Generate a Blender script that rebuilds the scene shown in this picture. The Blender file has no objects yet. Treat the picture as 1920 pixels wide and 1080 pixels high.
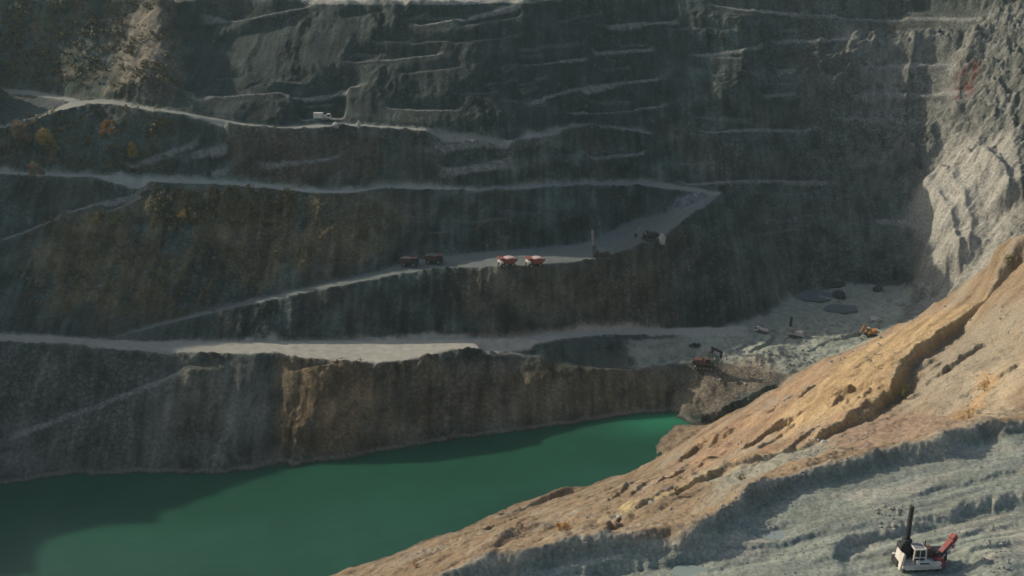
import bpy, bmesh, math, random
import numpy as np
from mathutils import Vector, Matrix, Euler
from mathutils.geometry import delaunay_2d_cdt

random.seed(7)
RNG = np.random.default_rng(11)
sc = bpy.context.scene
COL = sc.collection

# ------------------------------------------------------------------ camera
FPX = 2059.0                      # focal length in pixels of the 1920-wide photograph
CAMZ = 180.0                      # metres above the lake
PITCH = math.radians(18.0)
cp, sp = math.cos(PITCH), math.sin(PITCH)


def ray(px, py):
    a = (px - 960.0) / FPX
    b = (540.0 - py) / FPX
    return np.array([a, cp + b * sp, -sp + b * cp])


def lift(px, py, z):
    """the world point at height z that the photograph shows at this pixel"""
    d = ray(px, py)
    t = (z - CAMZ) / d[2]
    return (d[0] * t, d[1] * t, z)


# ------------------------------------------------------------------ noise
_perm = np.random.default_rng(5).permutation(4096).astype(np.int64)
_gr = np.random.default_rng(6).uniform(0, 2 * np.pi, 4096)
_gx, _gy = np.cos(_gr), np.sin(_gr)


def perlin(x, y, seed=0):
    x = np.asarray(x, float) + seed * 17.31
    y = np.asarray(y, float) + seed * 9.77
    xi = np.floor(x).astype(np.int64); yi = np.floor(y).astype(np.int64)
    xf = x - xi; yf = y - yi
    u = xf * xf * xf * (xf * (xf * 6 - 15) + 10)
    v = yf * yf * yf * (yf * (yf * 6 - 15) + 10)

    def g(ix, iy, fx, fy):
        h = _perm[(_perm[ix & 4095] + iy) & 4095]
        return _gx[h] * fx + _gy[h] * fy
    n00 = g(xi, yi, xf, yf); n10 = g(xi + 1, yi, xf - 1, yf)
    n01 = g(xi, yi + 1, xf, yf - 1); n11 = g(xi + 1, yi + 1, xf - 1, yf - 1)
    a = n00 + u * (n10 - n00); b = n01 + u * (n11 - n01)
    return (a + v * (b - a)) * 1.5


def fbm(x, y, seed=0, octv=4, gain=0.5):
    s = 0.0; a = 1.0; f = 1.0
    for k in range(octv):
        s = s + a * perlin(x * f, y * f, seed + k * 3)
        a *= gain; f *= 2.03
    return s


def ridged(x, y, seed=0, octv=4, gain=0.5):
    s = 0.0; a = 1.0; f = 1.0
    for k in range(octv):
        s = s + a * (1 - 2 * np.abs(perlin(x * f, y * f, seed + k * 3)))
        a *= gain; f *= 2.03
    return s


def sstep(a, b, x):
    t = np.clip((x - a) / (b - a), 0, 1)
    return t * t * (3 - 2 * t)


# ------------------------------------------------------------------ traced lines of the pit (px, py, height)
shore_far = [(-150, 925, 0), (0, 905, 0), (60, 898, 0), (130, 888, 0), (300, 885, 0), (500, 880, 0), (530, 868, 0),
             (640, 856, 0), (720, 842, 0), (800, 828, 0), (900, 815, 0), (1000, 802, 0), (1080, 790, 0), (1180, 777, 0),
             (1250, 775, 0), (1275, 783, 0)]
shore_near = [(1284, 792, 0), (1268, 800, 0), (1240, 825, 0), (1228, 850, 0), (1222, 868, 0), (1190, 890, 0), (1130, 912, 0),
              (1075, 918, 0), (1040, 925, 0), (960, 950, 0), (930, 965, 0), (890, 985, 0), (860, 1000, 0), (800, 1015, 0),
              (740, 1045, 0), (690, 1060, 0), (630, 1080, 0), (500, 1125, 0), (300, 1200, 0), (50, 1290, 0), (-200, 1380, 0)]
lake_bed = [(-100, 1050, -8), (0, 1000, -8), (400, 960, -8), (800, 915, -8), (1000, 880, -8), (1150, 835, -6), (1225, 803, -4.5), (1258, 790, -3)]
road_a = [(-150, 640, 43), (0, 640, 38), (100, 643, 36.5), (200, 655, 34), (300, 660, 32), (400, 662, 30), (520, 666, 28.5),
          (600, 674, 27.5), (700, 680, 26.5), (760, 677, 26), (800, 668, 25.5), (850, 656, 25), (950, 650, 23.5), (990, 647, 23),
          (1060, 634, 21.5), (1150, 628, 19), (1280, 628, 16), (1400, 630, 14)]
road_b = [(-150, 627, 43), (0, 628, 38), (100, 630, 36.5), (200, 637, 34), (260, 641, 33), (400, 641, 30), (600, 638, 27.5),
          (800, 636, 25.5), (950, 634, 23.5), (1040, 625, 22), (1130, 618, 19.5), (1250, 615, 16.5), (1400, 612, 14)]
lake_crest = [(870, 668, 22.5), (930, 668, 21), (1000, 675, 18.5), (1040, 690, 15.5), (1100, 697, 14), (1180, 697, 13),
              (1240, 690, 13), (1290, 678, 13.5), (1330, 668, 14)]
shovel_mound = [(1330, 690, 13), (1400, 690, 12), (1450, 700, 12), (1380, 730, 9), (1330, 760, 5), (1300, 775, 2)]
ramp_a = [(215, 633, 33.5), (300, 610, 35.5), (440, 577, 39), (600, 545, 43), (740, 517, 46), (850, 503, 47), (950, 499, 47.5),
          (1010, 497, 47), (1110, 488, 46), (1140, 480, 46), (1200, 460, 47), (1235, 452, 48), (1270, 425, 51), (1300, 402, 54),
          (1350, 368, 58)]
ramp_b = [(215, 630, 33.5), (300, 606, 35.5), (440, 570, 39), (600, 533, 43), (700, 512, 45.5), (760, 492, 46.5), (830, 480, 47),
          (900, 472, 47.3), (960, 468, 47.5), (1060, 462, 46.5), (1110, 452, 46), (1150, 432, 46.5), (1190, 412, 48.5),
          (1240, 402, 51), (1290, 388, 55), (1340, 362, 58.5)]
floor_toe = [(1250, 613, 16.5), (1350, 606, 14.5), (1420, 590, 14), (1470, 560, 14), (1510, 542, 14), (1600, 530, 14),
             (1690, 530, 14), (1712, 545, 14), (1700, 575, 14), (1690, 600, 14)]
brow = [(1650, 635, 20), (1700, 608, 42), (1736, 592, 58), (1792, 567, 68), (1833, 550, 74), (1850, 522, 80), (1858, 475, 88), (1894, 453, 92),
        (1920, 436, 96), (2000, 400, 102)]
VALLEY = [(174, 461, 14), (188, 446, 15), (203, 428, 17), (218, 402, 25), (232, 375, 40), (245, 345, 62), (262, 318, 88)]
orange_toe = [(1690, 607, 14), (1640, 640, 14), (1560, 672, 13), (1480, 705, 12), (1458, 737, 9), (1390, 773, 4.5), (1323, 798, 1.5)]
upper_a = [(-150, 326, 86), (0, 327, 83), (200, 334, 81), (290, 341, 79), (380, 345, 77), (500, 353, 74.5), (600, 363, 72.5),
           (660, 362, 71.5), (720, 353, 71), (800, 355, 70.5), (900, 359, 70), (1000, 354, 68), (1100, 348, 66), (1200, 347, 62),
           (1300, 359, 60), (1350, 364, 59)]
upper_b = [(-150, 321, 86), (0, 322, 83), (200, 329, 81), (290, 333, 79), (380, 337, 77), (500, 346, 74.5), (600, 357, 72.5),
           (660, 357, 71.5), (720, 348, 71), (800, 350.5, 70.5), (900, 355, 70), (1000, 350, 68), (1100, 343, 66), (1200, 342.5, 62),
           (1300, 354, 60), (1350, 360, 59.5)]
plat_a = [(-150, 262, 98), (0, 243, 98), (60, 226, 102.5), (130, 202, 106.5), (170, 195, 107), (210, 195, 107), (290, 209, 105),
          (340, 213, 103.5), (400, 226, 100.5), (470, 238, 98), (530, 243, 96.5), (640, 236, 96), (720, 240, 95), (800, 245, 94),
          (960, 252, 91.5), (1010, 251, 90.5), (1060, 242, 90), (1100, 239, 88), (1160, 243, 85), (1220, 252, 82)]
plat_b = [(-150, 257, 98), (0, 238, 98), (60, 220, 102.5), (130, 192, 106.5), (170, 187, 107), (210, 187, 107), (290, 203, 105),
          (340, 209, 103.5), (400, 221, 100.5), (470, 233, 98), (530, 237.5, 96.5), (640, 231, 96), (720, 236, 95), (800, 241.5, 94),
          (960, 248, 91.5), (1010, 247, 90.5), (1060, 239, 90), (1100, 236, 88), (1160, 240, 85), (1220, 249, 82)]
side_road_a = [(-150, 172, 107.5), (0, 174, 107.5), (60, 178, 107.5), (110, 187, 107), (135, 192, 106.8)]
side_road_b = [(-150, 165, 108), (0, 167, 107.5), (60, 170, 107.5), (110, 179, 107), (150, 187, 107)]
top_rim = [(-150, -8, 149), (0, -8, 149), (300, -8, 148), (560, 1, 146.2), (850, 2, 146.2), (1000, 2, 145.4), (1100, -3, 145.2), (1250, -8, 146),
           (1500, -8, 146), (1700, -8, 146), (1920, -8, 148), (2100, -8, 150)]

# crests with a cut face below them, facing the camera: (px, py, height, height of the face in pixels)
bench_edge = [(2100, 742, 101, 22), (1920, 790, 100, 22), (1885, 795, 100, 22), (1860, 808, 98.5, 15), (1843, 792, 100, 36),
              (1813, 807, 100, 30), (1780, 827, 99.5, 22), (1690, 837, 99, 26), (1647, 846, 99, 28), (1590, 860, 99, 31),
              (1520, 878, 98.5, 30), (1467, 893, 98.5, 40), (1447, 900, 98.5, 45), (1407, 913, 98.5, 50), (1390, 935, 98, 32),
              (1383, 955, 97, 15), (1372, 966, 96.5, 9), (1360, 972, 97, 14), (1347, 968, 97.5, 28), (1325, 985, 97.5, 26),
              (1300, 1005, 97, 30), (1285, 1020, 96.5, 20), (1250, 1030, 96, 8), (1215, 1028, 96, 15), (1200, 1020, 97, 22),
              (1163, 1003, 98, 40), (1107, 1010, 98, 38), (1033, 1025, 97.5, 32), (1007, 1033, 97.5, 40), (970, 1052, 97, 32),
              (940, 1058, 96.5, 25), (900, 1052, 97, 28), (857, 1060, 97, 35), (817, 1080, 96.5, 35), (760, 1105, 96, 30),
              (600, 1180, 96, 20), (300, 1320, 96, 15)]
rig_edge = [(2100, 900, 97, 24), (1920, 925, 96.6, 26), (1863, 933, 96.5, 30), (1813, 942, 96.3, 32), (1785, 962, 95.8, 20),
            (1713, 977, 95.6, 24), (1680, 987, 95.5, 28), (1613, 1003, 95.3, 36), (1580, 1014, 95.2, 42), (1572, 1024, 95.1, 36)]
ridge = [(1847, 567, 78, 24), (1813, 587, 78, 30), (1797, 598, 78, 30), (1763, 617, 78, 36), (1720, 650, 77.5, 36),
         (1690, 687, 76, 40), (1673, 718, 75, 40), (1655, 745, 74, 32), (1633, 775, 73, 22), (1580, 793, 72.5, 18),
         (1513, 827, 72, 14), (1413, 863, 72, 12), (1367, 867, 72, 10), (1323, 890, 72, 14), (1280, 910, 72, 14),
         (1207, 943, 72, 14), (1157, 967, 72, 10), (1100, 985, 72, 8)]
lip = [(935, 965, 3.5, 5), (960, 957, 4, 12), (985, 945, 4, 14), (1030, 926, 4, 14), (1062, 914, 4, 13), (1085, 922, 3, 4)]
gully = [(905, 1048, 62, 6), (930, 1022, 60, 10), (958, 992, 56, 14), (1000, 988, 55, 10), (1045, 984, 55, 6)]
trench = [(1317, 783, 3, 15), (1345, 772, 5, 20), (1380, 757, 7, 16), (1420, 739, 9, 14), (1453, 723, 10.5, 10)]


def face_foot(line, k=0.5, part=1.0):
    """part = how much of the dark band is the face itself; the rest is the shadow it throws"""
    out = []
    for px, py, z, dpx in line:
        dpx = dpx * part
        d = lift(px, py, z)[1]
        r = ray(px, py + dpx)
        ta = -r[2] / r[1]
        h = (d * ta - (CAMZ - z)) / (1 + k * ta)
        out.append((px, py + dpx, z - h))
    return out


bench_foot = face_foot(bench_edge, .22, .8); rig_foot = face_foot(rig_edge, .22, .66); ridge_foot = face_foot(ridge, .2, .9); trench_foot = face_foot(trench, .4, 1.5)
lip_foot = face_foot(lip); gully_foot = face_foot(gully)
RIG_Z = rig_foot[6][2]

PTS = []


def add_line(line, step=2.0):
    w = [lift(*p[:3]) for p in line]
    for a, b in zip(w[:-1], w[1:]):
        n = max(1, int(math.dist(a[:2], b[:2]) / step))
        for k in range(n):
            t = k / n
            PTS.append(tuple(a[i] + (b[i] - a[i]) * t for i in range(3)))
    PTS.append(w[-1])


def add_world(line, step=10.0):
    for a, b in zip(line[:-1], line[1:]):
        n = max(1, int(math.dist(a[:2], b[:2]) / step))
        for k in range(n):
            t = k / n
            PTS.append(tuple(a[i] + (b[i] - a[i]) * t for i in range(3)))
    PTS.append(line[-1])


for L in (shore_far, shore_near, lake_bed, road_a, road_b, lake_crest, ramp_a, ramp_b, floor_toe, brow, orange_toe, upper_a,
          upper_b, plat_a, plat_b, side_road_a, side_road_b, top_rim, bench_edge, bench_foot, rig_edge, rig_foot, ridge,
          ridge_foot, trench, trench_foot, lip, lip_foot, gully, gully_foot):
    add_line(L)
for p in shovel_mound:
    PTS.append(lift(*p))
add_line([(1566, 1045, 95), (1585, 1085, 94.5), (1640, 1180, 94.2), (1700, 1300, 94)])
add_line([(1588, 1058, RIG_Z), (1604, 1090, RIG_Z), (1665, 1180, RIG_Z), (1730, 1300, RIG_Z)])
add_line([(1700, 1080, RIG_Z), (1900, 1050, RIG_Z + .2), (2100, 1030, RIG_Z + .3)])
add_line([(1720, 1180, RIG_Z), (2200, 1150, RIG_Z + .3)])
add_line([(1250, 1075, 94.8), (1400, 1010, 95), (1520, 960, 95.4), (1650, 905, 96.2), (1780, 880, 96.9), (1920, 850, 97.5)])
# world-space frame of the pit beyond the picture (x, y, height)
LEFT_RIM = [(-300, 600, 160), (-262, 516, 140), (-312, 463, 140), (-370, 403, 140), (-440, 330, 140), (-465, 250, 136), (-420, 130, 126), (-300, 40, 116),
            (-150, -20, 104), (0, -40, 97), (150, -30, 97), (300, -10, 99)]
add_world(LEFT_RIM); add_world(VALLEY, 4)
add_world([(-262, 340, 0), (-290, 260, 0), (-270, 190, 0), (-200, 170, 0), (-150, 205, 0)])
add_world([(-150, 80, 93), (-90, 70, 93), (0, 60, 93), (120, 60, 93), (250, 90, 96)])
add_world([(300, 590, 152), (330, 500, 150), (345, 400, 140), (335, 300, 120), (310, 200, 108), (280, 100, 101)])
add_world([(-400, 650, 158), (-200, 650, 150), (0, 650, 147), (150, 660, 148), (300, 690, 156)])
add_world([(-520, 760, 166), (520, 760, 166)], 30); add_world([(-520, -60, 150), (-520, 760, 166)], 30)
add_world([(520, -60, 120), (520, 760, 166)], 30); add_world([(-520, -60, 150), (-200, -60, 110), (520, -60, 120)], 30)

# ------------------------------------------------------------------ height raster from the lines
X0, Y0, RES = -520.0, -60.0, 0.5
NX, NY = 2081, 1641
P = np.array(PTS)
key = np.round(P[:, :2] / 0.15).astype(int)
_, uniq = np.unique(key, axis=0, return_index=True)
P = P[np.sort(uniq)]
res = delaunay_2d_cdt([Vector((p[0], p[1])) for p in P], [], [], 0, 1e-4)
vz = np.zeros(len(res[0]))
for i, o in enumerate(res[3]):
    vz[i] = np.mean([P[j, 2] for j in o]) if len(o) else 0
vxy = np.array([(v.x, v.y) for v in res[0]])
Z0 = np.full((NY, NX), 160.0)
for tri in res[2]:
    a, b, c = vxy[tri[0]], vxy[tri[1]], vxy[tri[2]]
    i0 = max(0, int(math.floor((min(a[0], b[0], c[0]) - X0) / RES))); i1 = min(NX - 1, int(math.ceil((max(a[0], b[0], c[0]) - X0) / RES)))
    j0 = max(0, int(math.floor((min(a[1], b[1], c[1]) - Y0) / RES))); j1 = min(NY - 1, int(math.ceil((max(a[1], b[1], c[1]) - Y0) / RES)))
    if i1 < i0 or j1 < j0:
        continue
    den = (b[1] - c[1]) * (a[0] - c[0]) + (c[0] - b[0]) * (a[1] - c[1])
    if abs(den) < 1e-9:
        continue
    gx = X0 + np.arange(i0, i1 + 1)[None, :] * RES; gy = Y0 + np.arange(j0, j1 + 1)[:, None] * RES
    l1 = ((b[1] - c[1]) * (gx - c[0]) + (c[0] - b[0]) * (gy - c[1])) / den
    l2 = ((c[1] - a[1]) * (gx - c[0]) + (a[0] - c[0]) * (gy - c[1])) / den
    l3 = 1 - l1 - l2
    m = (l1 > -1e-6) & (l2 > -1e-6) & (l3 > -1e-6)
    if m.any():
        z = l1 * vz[tri[0]] + l2 * vz[tri[1]] + l3 * vz[tri[2]]
        sub = Z0[j0:j1 + 1, i0:i1 + 1]
        sub[m] = z[m]


def blur(a, r):
    """three box blurs of radius r cells, edges clamped"""
    for _ in range(2):
        for ax in (0, 1):
            pad = [(0, 0), (0, 0)]; pad[ax] = (r + 1, r)
            c = np.cumsum(np.pad(a, pad, mode='edge'), axis=ax)
            n = 2 * r + 1
            if ax == 0:
                a = (c[n:, :] - c[:-n, :]) / n
            else:
                a = (c[:, n:] - c[:, :-n]) / n
    return a


def samp(A, x, y):
    fx = np.clip((x - X0) / RES, 0, NX - 1.001); fy = np.clip((y - Y0) / RES, 0, NY - 1.001)
    ix = fx.astype(np.int64); iy = fy.astype(np.int64); fx = fx - ix; fy = fy - iy
    return (A[iy, ix] * (1 - fx) + A[iy, ix + 1] * fx) * (1 - fy) + (A[iy + 1, ix] * (1 - fx) + A[iy + 1, ix + 1] * fx) * fy


Z0 = blur(Z0, 1)


def hit(px, py, tmin=95.0, tmax=900.0):
    """where the sight line of a pixel meets the ground raster"""
    d = ray(px, py)
    t = np.arange(tmin, tmax, 0.25)
    x = d[0] * t; y = d[1] * t; z = CAMZ + d[2] * t
    g = samp(Z0, x, y)
    k = np.nonzero(z <= g)[0]
    if len(k) == 0:
        k = [len(t) - 1]
    i = k[0]
    return np.array([x[i], y[i], g[i]])


def hits(line, gap=9.0):
    out = []
    for (ax, ay), (bx, by) in zip(line[:-1], line[1:]):
        n = max(1, int(math.hypot(bx - ax, by - ay) / gap))
        out += [hit(ax + (bx - ax) * k / n, ay + (by - ay) * k / n) for k in range(n)]
    out.append(hit(*line[-1]))
    # keep a smooth trace: drop points that jump to another surface
    keep = [out[0]]
    for p in out[1:]:
        if math.dist(p, keep[-1]) < 25:
            keep.append(p)
    return keep if len(keep) > 1 else out


GX = X0 + np.arange(NX) * RES
GY = Y0 + np.arange(NY) * RES


def near_line(w, reach):
    """distance, side (+ = towards the camera) and position along a world polyline, on the raster window around it"""
    w = np.array(w)
    i0 = max(0, int((w[:, 0].min() - reach - X0) / RES)); i1 = min(NX, int((w[:, 0].max() + reach - X0) / RES) + 1)
    j0 = max(0, int((w[:, 1].min() - reach - Y0) / RES)); j1 = min(NY, int((w[:, 1].max() + reach - Y0) / RES) + 1)
    x = GX[None, i0:i1]; y = GY[j0:j1, None]
    best = np.full((j1 - j0, i1 - i0), 1e9); side = np.zeros_like(best); zl = np.zeros_like(best); al = np.zeros_like(best)
    seg = np.hypot(*(w[1:, :2] - w[:-1, :2]).T); tot = seg.sum() + 1e-9; acc = 0
    for a, b, s in zip(w[:-1], w[1:], seg):
        ex, ey = b[0] - a[0], b[1] - a[1]
        t = np.clip(((x - a[0]) * ex + (y - a[1]) * ey) / (s * s + 1e-9), 0, 1)
        dx = x - a[0] - t * ex; dy = y - a[1] - t * ey
        d = np.hypot(dx, dy)
        m = d < best
        best = np.where(m, d, best)
        nx_, ny_ = (ey, -ex) if ex > 0 else (-ey, ex)
        side = np.where(m, np.sign(dx * nx_ + dy * ny_), side)
        zl = np.where(m, a[2] + t * (b[2] - a[2]), zl)
        al = np.where(m, (acc + t * s) / tot, al)
        acc += s
    return (slice(j0, j1), slice(i0, i1)), best, side, zl, al


def ledge(line, w=4.0, pale=1.0):
    """cut a narrow bench into the wall along a line"""
    win, d, side, zl, al = near_line(hits(line), 4 * w)
    s = d * side
    end = sstep(0, .12, al) * sstep(0, .12, 1 - al)
    m = 0.75
    up = -s
    delta = np.where(s > 0, 0, np.where(up < w, -m * up, -m * w * (1 - sstep(w, 3 * w, up))))
    Z0[win] += delta * end
    LEDGE[win] = np.maximum(LEDGE[win], ((s < 0.4) & (up < w * 0.6)) * end * pale)


def step(line, h, L):
    """an erosion cut: a sharp crest with a face of height h towards the viewer's side, healing over L metres"""
    win, d, side, zl, al = near_line(hits(line), 4 * L)
    s_ = d * side
    end = sstep(0, .15, al) * sstep(0, .15, 1 - al)
    Z0[win] -= end * np.where(s_ > 0, h * sstep(0, .5, s_) * np.exp(-s_ / L), 0)
    Z0[win] += end * np.where(s_ > 0, .35 * h * np.exp(-s_ / .6), .35 * h * np.exp(s_ / L))


def ridge_stamp(line, rad, amp, sharp=False):
    win, d, side, zl, al = near_line(hits(line), rad * 2.5)
    Z0[win] += amp * (np.exp(-d / rad) if sharp else np.exp(-(d / rad) ** 2)) * sstep(0, .1, al) * sstep(0, .1, 1 - al)


LEDGE = np.zeros_like(Z0)
# spur of brown rock, the notch beside it, and rib forms of the right-hand wall
ridge_stamp([(300, 5), (290, 60), (300, 120), (285, 190)], 9, 8)
ridge_stamp([(240, 90), (250, 140), (230, 185)], 7, 4)
ridge_stamp([(385, 0), (385, 90), (390, 170)], 20, -10)
ridge_stamp([(500, 25), (500, 90), (505, 150)], 20, -6)  # extra recess, shaped to cut down the sunlit patch on this flank
ridge_stamp([(508, 672), (508, 760), (508, 868)], 3.5, -2.5)
ridge_stamp([(360, 690), (365, 760), (370, 830)], 9, 3)
ridge_stamp([(590, 690), (590, 760), (585, 840)], 10, 3)
for ln, rd, am in (([(1787, 320), (1830, 345), (1860, 375), (1868, 425)], 8, 9), ([(1707, 387), (1760, 440), (1773, 520), (1757, 555)], 7, 8),
                   ([(1745, 330), (1795, 390), (1815, 450), (1810, 505)], 7, 8), ([(1700, 430), (1735, 490), (1731, 540), (1722, 570)], 5, 4),
                   ([(1890, 250), (1905, 330), (1912, 395)], 6, 5), ([(1640, 60), (1630, 140), (1600, 240), (1620, 330)], 6, 6), ([(1730, 350), (1775, 410), (1793, 480), (1784, 535)], 5, 6), ([(1830, 290), (1880, 340), (1895, 400)], 5, 6), ([(1718, 460), (1750, 530), (1742, 565)], 4, 4),
                   ([(1720, 60), (1700, 160), (1690, 260), (1720, 330)], 5, 5), ([(1540, 60), (1530, 130), (1570, 200)], 5, 4), ([(1830, 60), (1800, 150), (1790, 240)], 5, 5)):
    ridge_stamp(ln, rd, am, True)
LEDGES = [([(385, 195), (400, 182), (560, 171), (700, 160)], 5), ([(370, 48), (450, 38), (520, 26), (600, 8)], 4),
          ([(765, 52), (860, 36), (985, 10)], 4), ([(1110, 103), (1180, 98), (1235, 95)], 6), ([(1130, 56), (1200, 48), (1280, 40)], 4),
          ([(975, 198), (1040, 180), (1110, 163), (1260, 148)], 4), ([(1060, 216), (1160, 208), (1260, 200)], 3),
          ([(800, 276), (900, 262), (1000, 252)], 4), ([(815, 333), (890, 321), (975, 310)], 5), ([(480, 318), (560, 308), (650, 295)], 3),
          ([(1320, 9), (1400, 20), (1515, 33)], 4), ([(1440, 82), (1520, 79), (1605, 75)], 4), ([(1455, 131), (1475, 130), (1495, 130)], 4),
          ([(1430, 184), (1460, 181), (1495, 178)], 4), ([(1595, 183), (1620, 183), (1645, 181)], 4), ([(1650, 180), (1740, 179), (1830, 178)], 4),
          ([(1635, 418), (1680, 419), (1735, 421)], 4), ([(1500, 34), (1700, 38), (1860, 42)], 4),
          ([(355, 300), (390, 290), (430, 278)], 4), ([(395, 332), (410, 328), (432, 323)], 3),
          ([(120, 403), (160, 390), (230, 370), (290, 350)], 5), ([(0, 452), (60, 430), (120, 404)], 4),
          ([(0, 830), (100, 795), (200, 760), (290, 722), (355, 694)], 4), ([(200, 400), (240, 383), (270, 368)], 3),
          ([(900, 668), (960, 665), (1015, 671)], 3), ([(230, 320), (300, 298), (380, 268)], 3),
          ([(1180, 690), (1250, 680), (1330, 662)], 3), ([(720, 204), (800, 207), (870, 208)], 2.5), ([(160, 38), (200, 36), (260, 24)], 3), ([(980, 122), (1060, 116), (1110, 112)], 3), ([(1250, 347), (1440, 342), (1590, 346)], 3), ([(1100, 300), (1160, 294), (1220, 288)], 3), ([(640, 118), (740, 112), (840, 100)], 3), ([(1290, 100), (1370, 96), (1440, 92)], 3), ([(1600, 130), (1700, 126), (1800, 128)], 3), ([(1560, 225), (1640, 228), (1740, 226)], 3), ([(1300, 250), (1420, 246), (1540, 250)], 3), ([(560, 226), (600, 224), (650, 223)], 9)]
n_named = len(LEDGES)
rl = random.Random(23)
for _ in range(46):                                     # short broken benches all over the far wall
    ax, ay = rl.uniform(380, 1700), rl.uniform(20, 230)
    dx = rl.uniform(40, 150); sl_ = rl.uniform(-.16, -.02) if ax < 1150 else rl.uniform(-.06, .06)
    LEDGES.append(([(ax, ay), (ax + dx, ay + dx * sl_)], rl.uniform(1.8, 3.0)))
for ax0, ax1, ay0, ay1, n in ((700, 1280, 260, 335, 8), (1380, 1680, 240, 500, 12), (660, 1000, 380, 450, 5)):
    for _ in range(n):
        ax, ay = rl.uniform(ax0, ax1), rl.uniform(ay0, ay1); dx = rl.uniform(40, 120)
        LEDGES.append(([(ax, ay), (ax + dx, ay - dx * rl.uniform(-.02, .12))], rl.uniform(1.6, 2.4)))
for k, (ln, w) in enumerate(LEDGES):
    ledge(ln, w, 1.0 if k < n_named else .3)
for ln, h, L in (([(1385, 852), (1430, 822), (1468, 797), (1505, 780)], 1.6, 5), ([(1560, 760), (1600, 735), (1645, 722)], 1.7, 5), ([(1480, 742), (1560, 700), (1640, 668)], .9, 8),
                 ([(1750, 702), (1830, 652), (1919, 612)], 1.3, 8), ([(1790, 748), (1850, 716), (1919, 690)], 1.1, 6), ([(1858, 522), (1890, 506), (1919, 480)], 1.5, 6),
                 ([(1000, 1002), (1060, 986), (1110, 975)], 1.2, 5), ([(1130, 1002), (1160, 986), (1235, 962)], 1.3, 4), ([(860, 1018), (920, 988), (1000, 960)], 1.1, 6),
                 ([(1250, 906), (1300, 880), (1352, 850)], .9, 6), ([(1180, 936), (1240, 906), (1300, 872)], .8, 5), ([(1290, 850), (1340, 815), (1410, 780)], .8, 5),
                 ([(1400, 664), (1426, 656), (1440, 641), (1452, 630)], 1.6, 3), ([(1486, 548), (1530, 536), (1578, 532)], 1.2, 3), ([(1540, 567), (1600, 562)], 1.0, 3),
                 ([(1500, 665), (1560, 640), (1640, 612)], .8, 4), ([(1300, 668), (1380, 650), (1420, 640)], .8, 4), ([(1100, 655), (1200, 648), (1290, 640)], .8, 5),
                 ([(1500, 905), (1600, 880), (1700, 862), (1790, 846)], .45, 2), ([(1375, 1012), (1440, 988), (1500, 975)], .4, 2), ([(1230, 1062), (1330, 1032), (1480, 1012), (1560, 990)], .5, 3),
                 ([(1000, 1076), (1200, 1057), (1330, 1042)], .5, 3), ([(1700, 930), (1800, 905), (1919, 880)], .4, 2.5), ([(1790, 1010), (1850, 990), (1919, 975)], .35, 2), ([(1750, 1075), (1850, 1030), (1919, 1010)], .5, 3)):
    step(ln, h, L)
for _ in range(34):                                    # erosion cuts parallel to the crest of the near slope
    ax, ay = rl.uniform(1130, 1700), 0
    ay = rl.uniform(930 - (ax - 1130) * .50, 985 - (ax - 1130) * .40)
    dx = rl.uniform(30, 110)
    step([(ax, ay), (ax + dx * .5, ay - dx * rl.uniform(.2, .45)), (ax + dx, ay - dx * rl.uniform(.5, .7))], rl.uniform(.4, 1.3), rl.uniform(2.5, 5))
for _ in range(16):                                     # low lips left by the loaders on the grey bench
    ax = rl.uniform(1050, 1800); dx = rl.uniform(70, 200)
    ay = rl.uniform(1070 - (ax - 1050) * .19, 1075)
    if ay < 905:
        continue
    step([(ax, ay), (ax + dx * .5, ay - dx * .12), (ax + dx, ay - dx * .25)], rl.uniform(.15, .4), rl.uniform(1.5, 3))
ridge_stamp([(1062, 422), (1062, 440), (1063, 458)], 1.3, -4)
ridge_stamp([(1075, 418), (1076, 432), (1076, 450)], 1.1, -3)

# mounds and hollows on the near slopes
for px, py, r, a in ((1425, 668, 9, 3.0), (1340, 655, 5, 1.2), (1360, 640, 6, 1.0), (1880, 1062, 5, 1.0), (1850, 1045, 3, .6), (1690, 742, 6, -1.2),
                     (1470, 690, 6, 1.0), (1640, 600, 5, 1.2), (1455, 1002, 4, -.5), (1540, 640, 8, 1.2), (1590, 655, 6, 1.0), (1460, 660, 6, 1.4), (1400, 700, 6, 1.2), (1500, 600, 7, .9), (1440, 610, 5, .8)):
    h = hit(px, py)
    Z0 += a * np.exp(-((GX[None, :] - h[0]) ** 2 + (GY[:, None] - h[1]) ** 2) / r ** 2)


def poly_mask(w):
    """1 inside a world polygon, on the raster"""
    w = np.array(w)
    m = np.zeros((NY, NX), bool)
    i0 = max(0, int((w[:, 0].min() - X0) / RES) - 1); i1 = min(NX, int((w[:, 0].max() - X0) / RES) + 2)
    j0 = max(0, int((w[:, 1].min() - Y0) / RES) - 1); j1 = min(NY, int((w[:, 1].max() - Y0) / RES) + 2)
    x = GX[None, i0:i1]; y = GY[j0:j1, None]
    ins = np.zeros((j1 - j0, i1 - i0), bool)
    n = len(w)
    for k in range(n):
        xa, ya = w[k][:2]; xb, yb = w[(k + 1) % n][:2]
        if ya == yb:
            continue
        c = ((ya > y) != (yb > y)) & (x < (xb - xa) * (y - ya) / (yb - ya) + xa)
        ins ^= c
    m[j0:j1, i0:i1] = ins
    return m.astype(np.float32)


def band(a, b):
    return poly_mask([lift(*p[:3]) for p in a] + [lift(*p[:3]) for p in reversed(b)])


def zone(px_poly, soft=4):
    return blur(poly_mask([hit(px, py) for px, py in px_poly]), soft)


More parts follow.
